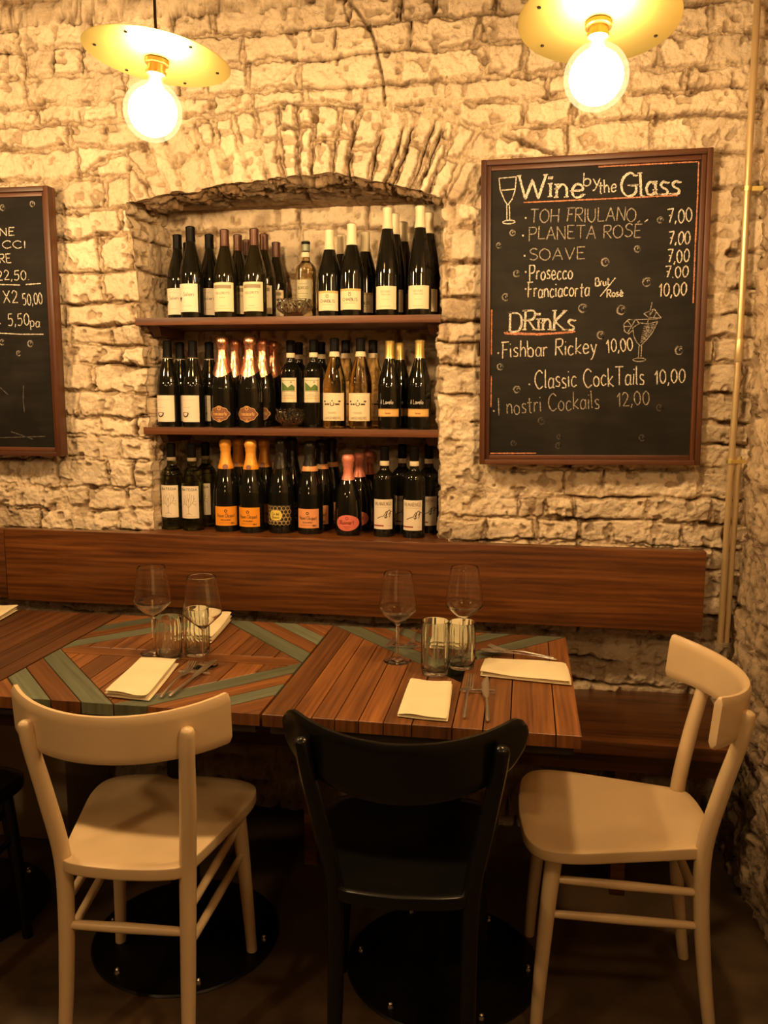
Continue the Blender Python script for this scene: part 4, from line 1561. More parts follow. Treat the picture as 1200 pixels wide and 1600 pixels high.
# N: dark foil, salmon label and salmon neck band
regist('N', 'champagne_bottle', 'champagne', M['gl_dark'], [
    ('foil_capsule', muselet_mesh('champagne', .232, M['fo_dark'], .003), []),
    ('neck_band', band_mesh('champagne', .214, .233, M['pp_pinkorange'], .0018), [('medallion', medal('champagne', .2235, M['ink_gold']), [])]),
    ('paper_label', label_rect('champagne', .080, .022, .088, M['pp_pinkorange']), [('label_print', clq(M['ink']))])])
# O: round-shouldered bottle with pink foil, oval pink label
ov = [(.040 * cos(a) * (1 + .10 * cos(a)), .027 * sin(a)) for a in [2 * pi * k / 36 for k in range(36)]]
regist('O', 'champagne_bottle', 'round', M['gl_dark'], [
    ('foil_capsule', muselet_mesh('round', .190, M['fo_pink'], .002), []),
    ('paper_label', label_shape('round', ov, .046, M['pp_pink'], .0022), [
        ('label_print', print_mesh('round', .046, [(ts('Ruinart', 0, -.004, .046, .013), .0022, 0), (lines(-.012, .024), .001, 0), ([ring_stroke(0, .016, .0045, 10)], .0016, 0), (lines(-.018, .012), .001, 0)], [M['ink_red']], .0030))])])
# P: bordeaux with white label and a brush drawing
brush = [[(-.018, -.014), (-.006, -.008), (.004, -.004), (.010, .006), (.014, .010), (.014, .0), (.010, -.010)], [(.010, -.004), (.018, .012), (.024, .014), (.026, .006), (.022, -.010)], [(.020, .0), (.028, .010), (.033, .008)], [(.006, -.006), (.010, -.012), (.016, -.006)]]
regist('P', 'wine_bottle', 'bordeaux', M['gl_dark'], [
    ('foil_capsule', capsule_mesh('bordeaux', .252, M['fo_black']), []),
    ('neck_band', band_mesh('bordeaux', .236, .2525, M['pp_cream']), []),
    ('paper_label', label_rect('bordeaux', .070, .026, .126, M['pp_white']), [
        ('label_print', print_mesh('bordeaux', .076, [([smooth_path(s, 4) for s in brush], .0022, 0), (ts('VALMARENGO', 0, .030, .058, .012), .0014, 1), (lines(.024, .046), .0007, 1), ([[(-.034, -.038), (.004, -.038)]], .0045, 2), (lines(-.038, .014, .024), .0008, 1)], [M['ink'], M['ink_grey'], M['ink_red']]))])])

PROTO = {}
GROUP = {'s1': 'bottles on the upper shelf', 's2': 'bottles on the lower shelf', 's3': 'bottles on the niche sill'}


def put_bottle(key, x, y, shelf, label, rz=0.0, scale=1.0):
    z = {'s1': S1, 's2': S2, 's3': S3}[shelf]
    name, parts = KIND[key]
    if key not in PROTO:
        o = thing(name, label, 'bottle', (x, y, z), (0, 0, rz), GROUP[shelf])
        for pn, me, subs in parts:
            p = obj(pn, me, o)
            for s in subs:
                obj(s[0], s[1], p)
        PROTO[key] = o
    else:
        o = copy_thing(PROTO[key], (x, y, z), rz, label)
        o['group'] = GROUP[shelf]
    o.scale = (1 if scale == 1 else (1 + scale) / 2, 1 if scale == 1 else (1 + scale) / 2, scale)
    return o


F1, F2, F3 = 2.705, 2.797, 2.885
BOT = [
    # upper shelf
    ('A', -1.176, 2.765, 's1', 'black-capped bottle with white label, leftmost of the upper shelf', .25, .965),
    ('A', -1.098, 2.690, 's1', 'tallest black-capped bottle with white label, second from left on upper shelf', .10, 1.0),
    ('A', -1.075, F2, 's1', 'black-capped bottle half hidden between the white label and the first russet cap', 0, .98),
    ('A', -1.190, F3, 's1', 'black-capped bottle whose neck peeps from behind the two leftmost upper-shelf bottles', 0, .95),
    ('B', -.987, F1, 's1', 'russet-capped bottle with cream label, left of the front pair on upper shelf', 0, .968),
    ('B', -.886, F1, 's1', 'russet-capped bottle with cream label, right of the front pair on upper shelf', .03, .968),
    ('B', -.979 + .005, F2, 's1', 'russet-capped bottle behind the gap between the front russet pair', 0, .968),
    ('B', -.882, F2, 's1', 'russet-capped bottle directly behind and right of the front russet pair', .1, .968),
    ('B', -.976, F3 + .01, 's1', 'russet-capped bottle in the back row, only its neck showing behind the pair', 0, .968),
    ('B', -.868, 2.890, 's1', 'russet-capped bottle in the back row, rightmost russet cap', .1, .93),
    ('C', -.738, 2.800, 's1', 'clear bottle of pale wine with sage label beside the upper glass bowl', .1, .86),
    ('D', -.637, 2.715, 's1', 'cream-capped bottle with tan-topped label, left of the two in front on upper shelf', 0, .94),
    ('D', -.560, 2.700, 's1', 'cream-capped bottle with tan-topped label, right and taller of the front two', 0, .985),
    ('D', -.617, F2 + .01, 's1', 'cream-capped bottle behind, between the two front tan-topped labels', 0, .94),
    ('D', -.535, F2, 's1', 'cream-capped bottle behind the right tan-topped label', .1, .96),
    ('E', -.446, F1, 's1', 'tall flute bottle with long cream capsule, left of the front two', 0, .992),
    ('E', -.342, F1, 's1', 'tall flute bottle with long cream capsule, rightmost in front on upper shelf', 0, .995),
    ('E', -.437, F2, 's1', 'tall flute bottle directly behind the left front flute bottle', 0, .99),
    ('E', -.421, F3, 's1', 'tall flute bottle farthest back, its cap third in the receding line', 0, .96),
    ('E', -.325, F2, 's1', 'tall flute bottle behind the rightmost front flute bottle', 0, .99),
    # lower shelf
    ('F', -1.198, F1, 's2', 'dark bottle with white bowl-emblem label, leftmost of the lower shelf', .1, .98),
    ('F', -1.108, F1, 's2', 'dark bottle with white bowl-emblem label, second from left on lower shelf', .15, .98),
    ('F', -1.192, F2, 's2', 'dark bottle hidden behind the leftmost bowl-emblem label', 0, .98),
    ('F', -1.085, F2, 's2', 'dark bottle behind the second bowl-emblem label, a sliver of label showing', 0, .98),
    ('G', -1.004, F1, 's2', 'rose-gold foiled sparkling bottle with bronze shield, left of the front two', 0, .945),
    ('G', -.908, F1, 's2', 'rose-gold foiled sparkling bottle with bronze shield, right of the front two', 0, .945),
    ('G', -.994, F2 + .004, 's2', 'rose-gold foiled bottle behind, between the front rose-gold two', 0, .945),
    ('G', -.895, F2 + .004, 's2', 'rose-gold foiled bottle just behind the right front rose-gold bottle', 0, .945),
    ('G', -.985, F3 + .012, 's2', 'rose-gold foiled bottle deepest in the row, behind the front two', 0, .94),
    ('G', -.886, F3 + .012, 's2', 'rose-gold foiled bottle, the rightmost rose-gold neck at the back', 0, .94),
    ('H', -.794, 2.797, 's2', 'dark bottle with green hill label behind the lower glass bowl', 0, .975),
    ('H', -.707, 2.772, 's2', 'dark bottle with green hill label, right of the two in front', 0, .975),
    ('H', -.790, 2.888, 's2', 'dark bottle behind the left green hill label', 0, .97),
    ('H', -.705, 2.870, 's2', 'dark bottle behind the right green hill label', 0, .97),
    ('I', -.620, F1, 's2', 'clear bottle of straw wine with large cream label, left of the front two', 0, .995),
    ('I', -.533, F1, 's2', 'clear bottle of straw wine with large cream label, right of the front two', .06, .995),
    ('I', -.602, F2, 's2', 'clear bottle of straw wine behind, between the two front straw bottles', 0, .99),
    ('I', -.508, F2 - .004, 's2', 'clear bottle of straw wine behind the right front straw bottle', 0, .99),
    ('J', -.437, F1, 's2', 'gold-capped dark bottle with gold band, left of the front two', 0, .965),
    ('J', -.340, F1, 's2', 'gold-capped dark bottle with gold band, rightmost on lower shelf', 0, .97),
    ('J', -.418, F2, 's2', 'gold-capped dark bottle behind the left front gold-capped bottle', 0, .965),
    # niche sill
    ('K', -1.196, F1, 's3', 'greenish bottle with white tree label, leftmost on the niche sill', 0, .985),
    ('K', -1.118, F1 - .01, 's3', 'greenish bottle with white tree label, second from left on niche sill', 0, .985),
    ('K', -1.105, F2 - .01, 's3', 'greenish bottle with tree label behind the second tree label', .2, .985),
    ('K', -1.045, F3 - .03, 's3', 'greenish bottle farthest back among the tree labels, next to orange foil', .2, .985),
    ('L', -1.000, F1, 's3', 'orange-foiled champagne bottle with orange label, left of the front two', -.25, .985),
    ('L', -.908, F1 - .01, 's3', 'orange-foiled champagne bottle with orange label, right of the front two', .0, .985),
    ('L', -.988, F2, 's3', 'orange-foiled champagne bottle behind the left front orange label', 0, .985),
    ('L', -.893, F2, 's3', 'orange-foiled champagne bottle behind the right front orange label', 0, .985),
    ('L', -.965, F3 + .005, 's3', 'orange-foiled champagne bottle in the back row between the orange necks', 0, .985),
    ('M', -.806, F1, 's3', 'dark sparkling bottle wrapped in gold lattice with yellow hexagon', .2, 1.0),
    ('M', -.795, F2, 's3', 'dark sparkling bottle hidden behind the lattice-wrapped bottle', .2, 1.0),
    ('N', -.706, F1, 's3', 'dark-foiled champagne bottle with salmon label, in front', -.03, .98),
    ('N', -.690, F2, 's3', 'dark-foiled champagne bottle with salmon neck band, middle of its row', .1, .98),
    ('N', -.676, F3 + .003, 's3', 'dark-foiled champagne bottle with salmon neck band, farthest back', .1, .98),
    ('O', -.573, F1 - .01, 's3', 'round-shouldered bottle with pink foil and oval pink label, in front', -.1, .975),
    ('O', -.557, F2 + .004, 's3', 'round-shouldered bottle with pink foil, second in its row', 0, .975),
    ('O', -.541, 2.902, 's3', 'round-shouldered bottle with pink foil, last in its row', 0, .975),
    ('P', -.452, F1 - .005, 's3', 'dark bottle with white brush-drawing label, left of the front two', 0, .985),
    ('P', -.352, F1 - .015, 's3', 'dark bottle with white brush-drawing label, rightmost on the sill', .05, .99),
    ('P', -.408, F2 + .005, 's3', 'dark bottle behind, between the two brush-drawing labels', 0, .99),
    ('P', -.317, F2 + .005, 's3', 'dark bottle behind the rightmost brush-drawing label', 0, .99),
]
for key, x, y, sh, lab, rz, sc in BOT:
    put_bottle(key, x, y, sh, lab, -rz, sc)


# ------------------------------------------------------------------ glass bowls on the shelves
def bowl_mesh():
    mb = MB()
    outer = [(0, 0), (.026, 0), (.028, .003), (.024, .007), (.034, .014), (.047, .027), (.050, .040), (.045, .052), (.047, .060), (.050, .063)]
    inner = [(.046, .063), (.043, .058), (.041, .052), (.045, .040), (.042, .029), (.030, .018), (.012, .012), (0, .011)]

    def rf(r, z, a):
        k = .060 * (1 if .010 < z < .064 else 0)
        return r * (1 + k * cos(16 * a + z * 160))
    mb.lathe(smooth_path(outer, 2) + inner, 96, rfun=rf)
    return mb.mesh('glass_bowl', M['crystal'], 30)


bm_ = bowl_mesh()
b1 = thing('glass_bowl', 'small cut glass bowl beside the clear bottle on the upper shelf', 'bowl', (-.752, 2.668 + .03, S1), (0, 0, 0), 'cut glass bowls in the niche', bm_)
b1.scale = (1.12, 1.0, .9)
b2 = thing('glass_bowl', 'small cut glass bowl in front of the green hill labels', 'bowl', (-.772, 2.668 + .035, S2), (0, 0, .3), 'cut glass bowls in the niche', bm_)
b2.scale = (.95, .95, 1.0)


# ------------------------------------------------------------------ chalkboards
def make_board(name, label, W, H, loc, tilt):
    t = thing(name, label, 'chalkboard', loc, (0, tilt, 0), 'framed chalkboards on the wall')
    mb = MB()
    mb.box(-W / 2 + .014, W / 2 - .014, .0, .012, -H / 2 + .014, H / 2 - .014)
    obj('slate_panel', mb.mesh('slate_panel', M['slate']), t)
    fw = .029
    mb = MB()
    for s in (-1, 1):
        for prof in ((0, fw * .55, -.020, .024), (fw * .55, fw, -.008, .024)):
            a, b = W / 2 - prof[0], W / 2 - prof[1]
            mb.box(min(s * a, s * b), max(s * a, s * b), prof[2], prof[3], -H / 2 + (fw if prof[0] == 0 else prof[0]) * 0 , H / 2, 0, 2, random.uniform(.8, 1.15), bev=.0025)
            a, b = H / 2 - prof[0], H / 2 - prof[1]
            mb.box(-W / 2 + prof[1], W / 2 - prof[1], prof[2] + .0005, prof[3], min(s * a, s * b), max(s * a, s * b), 0, 0, random.uniform(.8, 1.15), bev=.0025)
    obj('frame', mb.mesh('board_frame', M['frame']), t)
    return t


def chalk_fn(u, v):
    return (u, -.0007, v)


RB_TEXT = [
    ('Wine', -0.2162, 0.3377, -0.0302, 0.3361, 0.0647, 'w2'), ('by', -0.0309, 0.364, 0.0192, 0.3651, 0.036, 'n'), ('the', 0.0139, 0.3421, 0.0637, 0.3432, 0.036, 'n'),
    ('Glass', 0.0758, 0.3288, 0.2402, 0.3325, 0.0647, 'w2'), ('TOH FRIULANO', -0.1818, 0.2676, 0.1216, 0.26, 0.0385, 's'), ('7,00', 0.2088, 0.25, 0.2776, 0.2517, 0.0381, 'n'),
    ('PLANETA ROSÉ', -0.1842, 0.2195, 0.1376, 0.2145, 0.0369, 's'), ('7,00', 0.2138, 0.1918, 0.2743, 0.1906, 0.0361, 'n'), ('SOAVE', -0.1815, 0.1595, -0.0202, 0.1598, 0.0336, 's'),
    ('7,00', 0.2128, 0.1393, 0.2734, 0.1389, 0.0363, 'n'), ('Prosecco', -0.1807, 0.1035, -0.055, 0.1031, 0.0434, 'n'), ('7.00', 0.2085, 0.0983, 0.2722, 0.0975, 0.0318, 'n'),
    ('Franciacorta', -0.1861, 0.0528, -0.0057, 0.0513, 0.0437, 'n'), ('10,00', 0.1928, 0.0456, 0.2696, 0.0458, 0.0367, 'n'), ('Brut', 0.0116, 0.0795, 0.0515, 0.0807, 0.0227, 'n'),
    ('Rosè', 0.0453, 0.0462, 0.0916, 0.0485, 0.0215, 'n'), ('DRinKs', -0.2393, -0.0451, -0.0476, -0.0444, 0.0566, 'w'), ('Fishbar Rickey', -0.2609, -0.124, 0.0207, -0.1165, 0.0485, 'n'),
    ('10,00', 0.0495, -0.1145, 0.1248, -0.1086, 0.0377, 'n'), ('Classic CockTails', -0.1593, -0.2177, 0.1601, -0.2101, 0.0548, 'n'), ('10,00', 0.1898, -0.208, 0.2758, -0.2054, 0.0402, 'n'),
    ('I nostri Cockails', -0.2694, -0.2975, 0.0326, -0.278, 0.0519, 's'), ('12,00', 0.0841, -0.2746, 0.1769, -0.2679, 0.0408, 's'),
]
RB_WHITE = [[(-0.2734, 0.3983), (-0.223, 0.3998)], [(-0.2734, 0.3983), (-0.2695, 0.3656), (-0.2569, 0.3355), (-0.2476, 0.3214)], [(-0.223, 0.3998), (-0.2256, 0.3635), (-0.2344, 0.3374), (-0.2464, 0.3214)], [(-0.2694, 0.3639), (-0.2268, 0.3654)], [(-0.2495, 0.3215), (-0.249, 0.2776)], [(-0.2421, 0.3212), (-0.2404, 0.2772)], [(0.1552, 0.2627), (0.1462, 0.2561)], [(0.0687, 0.1016), (0.0261, 0.0492)]]
RB_COCKTAIL = [[(0.1222, -0.0433), (0.1259, -0.0687), (0.1354, -0.087), (0.1458, -0.0963), (0.1629, -0.0785), (0.1788, -0.0578), (0.1924, -0.027)], [(0.1222, -0.0433), (0.1425, -0.03), (0.1662, -0.0335), (0.1924, -0.027)], [(0.1185, -0.0204), (0.1922, -0.0192)], [(0.1416, -0.0962), (0.1409, -0.1295)], [(0.1493, -0.0963), (0.1486, -0.1296)], [(0.1747, 0.0289), (0.1632, -0.0335)], [(0.1522, -0.0033), (0.1812, 0.0091), (0.2021, -0.0176), (0.1655, -0.0144), (0.1522, -0.0033)], [(0.1812, 0.0091), (0.1655, -0.0144)], [(0.1885, 0.0018), (0.1803, -0.0159)], [(0.1708, 0.0034), (0.1667, -0.0144)], [(0.0987, -0.0531), (0.0963, -0.0319), (0.1096, -0.019), (0.1333, -0.022), (0.1414, -0.033)], [(0.0987, -0.0531), (0.1108, -0.0612), (0.1224, -0.0506)], [(0.119, -0.0384), (0.1067, -0.0231)], [(0.1191, -0.0396), (0.0983, -0.0392)], [(0.1191, -0.0396), (0.1274, -0.0218)], [(0.1191, -0.0396), (0.1077, -0.0575)], [(0.1548, -0.0453), (0.1809, -0.0339)], [(0.1522, -0.0572), (0.1784, -0.0458)], [(0.1526, -0.0693), (0.1699, -0.0576)], [(0.15, -0.0813), (0.1644, -0.0683)], [(0.1605, -0.0394), (0.1615, -0.0694)], [(0.1692, -0.0366), (0.1683, -0.0606)], [(0.1768, -0.0338), (0.1729, -0.0577)]]
RB_ORANGE = [[(-0.2009, 0.3264), (0.0143, 0.3259), (0.2347, 0.3259)], [(-0.2548, -0.0497), (-0.1463, -0.0551), (-0.0426, -0.0506)], [(-0.2517, -0.0535), (-0.1463, -0.0582), (-0.0486, -0.0529)], [(0.012, 0.4159), (0.1571, 0.4156), (0.2908, 0.4153)], [(0.2892, 0.4163), (0.2900, 0.313), (0.2890, 0.1692), (0.2896, 0.0228)], [(-0.2915, 0.0202), (-0.2917, -0.116)], [(-0.2912, -0.1785), (-0.2917, -0.2732)], [(-0.2925, -0.4147), (-0.1531, -0.4141)]]
RB_RINGS = [(-0.2321, 0.2411, 0.0104), (-0.2716, 0.2067, 0.0097), (0.1895, 0.2601, 0.0104), (0.1282, 0.181, 0.011), (0.0378, 0.1471, 0.0143), (-0.2184, 0.1228, 0.0117), (0.1581, 0.0869, 0.0156), (-0.2509, 0.0546, 0.013), (-0.0229, 0.0162, 0.0156), (0.0874, 0.0086, 0.0162), (0.0307, -0.0625, 0.0136), (0.2558, -0.111, 0.0149), (-0.2644, -0.1514, 0.0117), (-0.2141, -0.2203, 0.013), (0.2065, -0.2786, 0.0117), (-0.139, -0.3158, 0.013), (-0.084, -0.364, 0.0091), (-0.0866, -0.3906, 0.011), (0.1592, -0.368, 0.0117), (-0.2216, -0.3836, 0.0104)]
RB_DOTS = [(-0.1942, 0.2823), (-0.2014, 0.2321), (-0.1957, 0.1739), (-0.192, 0.1268), (-0.1914, 0.0772), (-0.2711, -0.1101), (-0.1762, -0.205), (-0.2828, -0.2847)]
LB_TEXT = [('NE', 0.1255, 0.2878, 0.1774, 0.2875, 0.0245, 'n'), ('RICCI', 0.0813, 0.2477, 0.2158, 0.2468, 0.0235, 'n'), ('RE', 0.1196, 0.1996, 0.1611, 0.2011, 0.0283, 'n'), ('22,50.', 0.1066, 0.1464, 0.2229, 0.1461, 0.0309, 'n'), ('X2', 0.1245, 0.0721, 0.177, 0.0726, 0.0394, 'n'), ('50,00', 0.1945, 0.064, 0.2658, 0.0654, 0.0369, 'n'), ('5,50', 0.1364, -0.0038, 0.2139, 0.0003, 0.0385, 'n'), ('pa', 0.2168, -0.007, 0.2509, -0.0073, 0.034, 'n'), ('€', 0.0804, 0.0004, 0.1097, 0.0013, 0.0362, 'n')]
LB_LINES = [[(-0.0891, 0.1338), (0.1151, 0.132), (0.1885, 0.1289)], [(0.2086, 0.1304), (0.2632, 0.1329)], [(-0.1014, -0.0241), (0.1044, -0.0265), (0.1785, -0.0307), (0.2641, -0.0314)]]
LB_FAINT = [[(0.0924, -0.2062), (0.1215, -0.2308)], [(0.1237, -0.3551), (0.2043, -0.3803)], [(0.18, -.20), (.176, -.25), (.178, -.29)], [(-.05, -.38), (.10, -.376), (.25, -.37)]]
LB_RINGS = [(0.1414, 0.3765, 0.0115), (0.248, 0.3852, 0.0109), (0.1106, -0.0562, 0.0115), (0.2135, -0.0617, 0.0127), (0.1691, -0.093, 0.0104)]
rt_ = random.Random(11)
RB = make_board('chalkboard', 'framed chalkboard listing wines by the glass and drinks, right of the niche', .650, .896, (.183, 2.603, 1.687), -radians(.75))
LB = make_board('chalkboard', 'framed chalkboard cut off by the left edge of the photo', .632, .872, (-1.85, 2.603, 1.673), 0)


def chalk_rings(mb, rings, w, rnd):
    for k, (cx, cy, r) in enumerate(rings):
        ribbons(mb, [ring_stroke(cx, cy, r * .82, 16, rnd.uniform(0, 6), .95, 1.1), ring_stroke(cx + r * .08, cy, r * .70, 14, rnd.uniform(0, 6), 1, .8)], w, chalk_fn, 0, None, .4)
        ribbons(mb, [ring_stroke(cx + r * .25, cy + r * .15, r * .22, 8, 0, 1, .7)], w * .8, chalk_fn, 0, None, .4)


for txt, x0, y0, x1, y1, h, k in RB_TEXT:
    mb = MB()
    st = text_strokes(txt, x0, y0, x1, y1, h, .05, .12, rt_)
    wd = {'w2': .0050, 'w': .0044, 'n': .0034, 's': .0029}[k]
    ribbons(mb, st, wd, chalk_fn, 0, .002, .35)
    if k in ('w2', 'w'):
        ribbons(mb, [[(p[0] + .003, p[1] - .002) for p in s] for s in st], wd * .6, lambda u, v: (u, -.0009, v), 0, .002, .4)
        # serifs
        for s in st:
            for p in (s[0], s[-1]):
                ribbons(mb, [[(p[0] - .007, p[1]), (p[0] + .007, p[1] + .0005)]], wd * .7, chalk_fn, 0, .002, .3)
    obj('chalk_lettering', mb.mesh('chalk_lettering', M['chalk'] if k != 's' else M['chalk_soft'], 0), RB)
mb = MB()
ribbons(mb, RB_WHITE, .0030, chalk_fn, 0, .002, .35)
ribbons(mb, [[(-.243 + .018 * cos(2 * pi * k / 20), .2725 + .005 * sin(2 * pi * k / 20)) for k in range(21)]], .003, chalk_fn, 0, .002, .3)
for q in RB_DOTS:
    ribbons(mb, [[(q[0] - .002, q[1]), (q[0] + .0025, q[1])]], .0048, chalk_fn, 0, .002)
obj('chalk_drawing', mb.mesh('wine_glass_drawing', M['chalk'], 0), RB)
mb = MB()
ribbons(mb, RB_COCKTAIL, .0024, chalk_fn, 0, .002, .4)
ribbons(mb, [[(.144 + .018 * cos(2 * pi * k / 20), -.1368 + .005 * sin(2 * pi * k / 20)) for k in range(21)]], .0026, chalk_fn, 0, .002, .3)
for k in range(9):
    t = k / 8
    ribbons(mb, [[(.151 - .001 * k + .002, -.040 - .0058 * k), (.190 - .0042 * k, -.036 - .0058 * k)]], .0020, chalk_fn, 0, .002, .5)
obj('chalk_drawing', mb.mesh('cocktail_drawing', M['chalk_soft'], 0), RB)
mb = MB()
chalk_rings(mb, RB_RINGS[:14], .0026, rt_)
obj('chalk_rings', mb.mesh('chalk_rings', M['chalk_soft'], 0), RB)
mb = MB()
chalk_rings(mb, RB_RINGS[14:], .0024, rt_)
obj('chalk_rings', mb.mesh('rubbed_chalk_rings', M['chalk_ghost'], 0), RB)
mb = MB()
ribbons(mb, RB_ORANGE, .0034, chalk_fn, 0, .003, .45)
obj('chalk_underline', mb.mesh('orange_chalk_lines', M['chalk_orange'], 0), RB)
mb = MB()
mb.tube([(.012 * cos(a), .012, .449 + .010 + .010 * sin(a)) for a in [2 * pi * k / 14 for k in range(15)]], .0016, 8, cap=False)
obj('hanging_ring', mb.mesh('hanging_ring', M['steel'], 60), RB)
for txt, x0, y0, x1, y1, h, k in LB_TEXT:
    mb = MB()
    ribbons(mb, text_strokes(txt, x0, y0, x1, y1, h, .05, .14, rt_), .0030, chalk_fn, 0, .002, .35)
    obj('chalk_lettering', mb.mesh('chalk_lettering', M['chalk'], 0), LB)
mb = MB()
ribbons(mb, LB_LINES, .0034, chalk_fn, 0, .003, .4)
obj('chalk_underline', mb.mesh('chalk_lines', M['chalk'], 0), LB)
mb = MB()
chalk_rings(mb, LB_RINGS, .0024, rt_)
obj('chalk_rings', mb.mesh('chalk_rings', M['chalk_soft'], 0), LB)
mb = MB()
ribbons(mb, LB_FAINT, .0030, chalk_fn, 0, .003, .5)
obj('chalk_smudge', mb.mesh('chalk_smudge', M['chalk_ghost'], 0), LB)

# ------------------------------------------------------------------ conduit pipe in the corner
pp = thing('conduit_pipe', 'thin brass-coloured conduit pipe running up the wall corner', 'pipe', (.605, 2.605, 1.0))
mb = MB()
mb.tube([(.0, .0, -.30), (.0, .0, .25)], .0095, 16)
mb.tube([(.0, .0, .25), (.002, -.002, .58), (-.003, -.002, 1.03), (-.006, 0, 1.60), (-.006, 0, 1.90)], .0095, 16)
obj('tube', mb.mesh('pipe_tube', M['pipe'], 60), pp)
mb = MB()
mb.tube([(.020, .008, -.30), (.022, .006, .27)], .0085, 16)
obj('tube', mb.mesh('short_pipe_tube', M['pipe'], 60), pp)
mb = MB()
mb.tube([(.002, -.002, .545), (.002, -.002, .548), (.002, -.002, .607), (.002, -.002, .61)], [.0115, .0125, .0125, .0115], 18)
obj('coupling', mb.mesh('pipe_coupling', M['pipe'], 40), pp)
for z, dx in ((.255, .012), (1.028, .012)):
    mb = MB()
    mb.tube([(-.002, -.001, z - .006), (-.002, -.001, z + .006)], .0125, 16)
    mb.box(.006, .040, -.004, .006, z - .006, z + .006)
    obj('clamp', mb.mesh('pipe_clamp', M['brass'], 40), pp)


# ------------------------------------------------------------------ pendant lamps
def make_lamp(loc, tilt, label):
    """origin at the socket below the disc; the whole fitting hangs slightly askew"""
    t = thing('pendant_lamp', label, 'lamp', loc, tilt, 'brass disc pendant lamps')
    mb = MB()
    R = .156
    prof = [(.012, .012), (.06, .0125), (R - .002, .014), (R, .015), (R - .002, .0162), (.06, .0150), (.012, .0145)]
    mb.lathe(prof, 96, close=True)
    sh = obj('disc_shade', mb.mesh('disc_shade', M['brass'], 30), t)
    for k in range(6):
        a = .45 + k * pi / 3
        mb = MB()
        mb.lathe([(0, .0115), (.0035, .0115), (.0035, .0185), (0, .0185)], 10, c=(.128 * cos(a), .128 * sin(a), 0))
        obj('rivet', mb.mesh('shade_rivet', M['rivet'], 40), sh)
    mb = MB()
    mb.lathe([(0, .020), (.014, .020), (.018, .012), (.026, .010), (.026, .002), (.019, .0), (.019, -.012), (.022, -.013), (.022, -.020), (.017, -.022), (0, -.022)], 28)
    obj('socket', mb.mesh('lamp_socket', M['brass_dark'], 40), t)
    C = -.095

    def globe(r, neck):
        pr = [(0, -.016), (.0135 * neck, -.016), (.0145 * neck, -.028), (.020 * neck, -.038)]
        for k in range(19):
            a = radians(62) - k * (radians(62) + pi / 2) / 18
            pr.append((r * cos(a) if k < 18 else 0, C + r * sin(a)))
        return pr
    mb = MB()
    mb.lathe(globe(.0625, 1.0), 48)
    gb = obj('bulb', mb.mesh('globe_bulb', M['globe'], 80), t)
    mb = MB()
    mb.lathe(globe(.0515, .72), 48)
    obj('glowing_core', mb.mesh('bulb_core', M['bulb'], 80), gb)
    # cord hangs plumb from the ceiling: undo the tilt
    inv = Matrix.Rotation(0, 4, 'X')
    from mathutils import Euler
    inv = Euler(tilt).to_matrix().inverted()
    mb = MB()
    top = inv @ Vector((0, 0, 2.895 - loc[2]))
    st = Vector((0, 0, .018))
    mid = inv @ Vector((0, 0, .10))
    mb.tube([st, mid, top], .0032, 10)
    obj('cord', mb.mesh('lamp_cord', M['cord'], 60), t)
    return t


make_lamp((-.803, 1.806, 2.148), (radians(-2), radians(6.5), 0), 'pendant lamp with tilted brass disc and lit globe bulb, on the left')
make_lamp((.120, 1.785, 2.155), (radians(-9), radians(1), 0), 'pendant lamp with brass disc and lit globe bulb, upper right above the chalkboard')


# ------------------------------------------------------------------ tableware
def wineglass_mesh():
    mb = MB()
    out = [(0, 0), (.034, 0), (.0355, .0012), (.034, .0024), (.018, .0042), (.007, .008), (.0042, .014), (.0038, .05), (.0040, .088), (.0055, .0985), (.020, .1115), (.0365, .1265), (.0472, .1375), (.0497, .1450), (.0487, .160), (.0455, .185), (.0405, .215), (.0365, .238)]
    ins = [(.0361, .2386), (.0358, .238), (.0398, .215), (.0448, .185), (.0478, .160), (.0489, .1455), (.0463, .1385), (.0356, .1277), (.0190, .1128), (.006, .1040), (0, .1032)]
    mb.lathe(smooth_path(out, 4) + smooth_path(ins, 4), 56)
    return mb.mesh('wine_glass', M['clear'], 60)


def tumbler_mesh():
    mb = MB()

    def rf(r, z, a):
        k = max(0.0, cos(8 * a)) ** 10
        return r + ((.0018 * k) if z > .012 and r > .0335 and z < .127 else 0)
    out = [(0, 0), (.030, 0), (.0325, .002), (.0335, .006), (.0340, .05), (.0345, .1285), (.0342, .130)]
    ins = [(.0331, .130), (.0329, .1285), (.0325, .05), (.0317, .014), (.028, .010), (0, .009)]
    mb.lathe(dense(out, 3) + dense(ins, 3), 108, rfun=rf)
    return mb.mesh('tumbler', M['tumbler'], 60)


wg, tm = wineglass_mesh(), tumbler_mesh()
ZT = .7502
for x, y, lab in ((-.977, 2.058, 'wine glass farther back and left on the diamond table'), (-.805, 1.982, 'wine glass nearer and right on the diamond table'),
                  (-.316, 2.106, 'left wine glass on the teal V table, standing alone'), (-.147, 2.168, 'right wine glass on the V table, behind the ribbed tumblers')):
    o = thing('wine_glass', lab, 'glass', (x, y, ZT), (0, 0, 0), 'empty wine glasses', wg)
    if -.9 < x < -.8:
        o.scale = (1, 1, .985)
    if -.15 < x:
        o.scale = (1, 1, 1.03)
for x, y, lab, sc in ((-.208, 2.024, 'ribbed tumbler nearest on the V table, left of its pair', 1.06), (-.146, 2.086, 'ribbed tumbler on the V table, right and rear of its pair', .93),
                      (-.917, 2.020, 'ribbed tumbler on the diamond table, left of its pair', .88), (-.859, 2.068, 'ribbed tumbler on the diamond table, right and rear of its pair', .98)):
    o = thing('tumbler', lab, 'glass', (x, y, ZT), (0, 0, .2), 'ribbed water tumblers', tm)
    o.scale = (1, 1, sc)


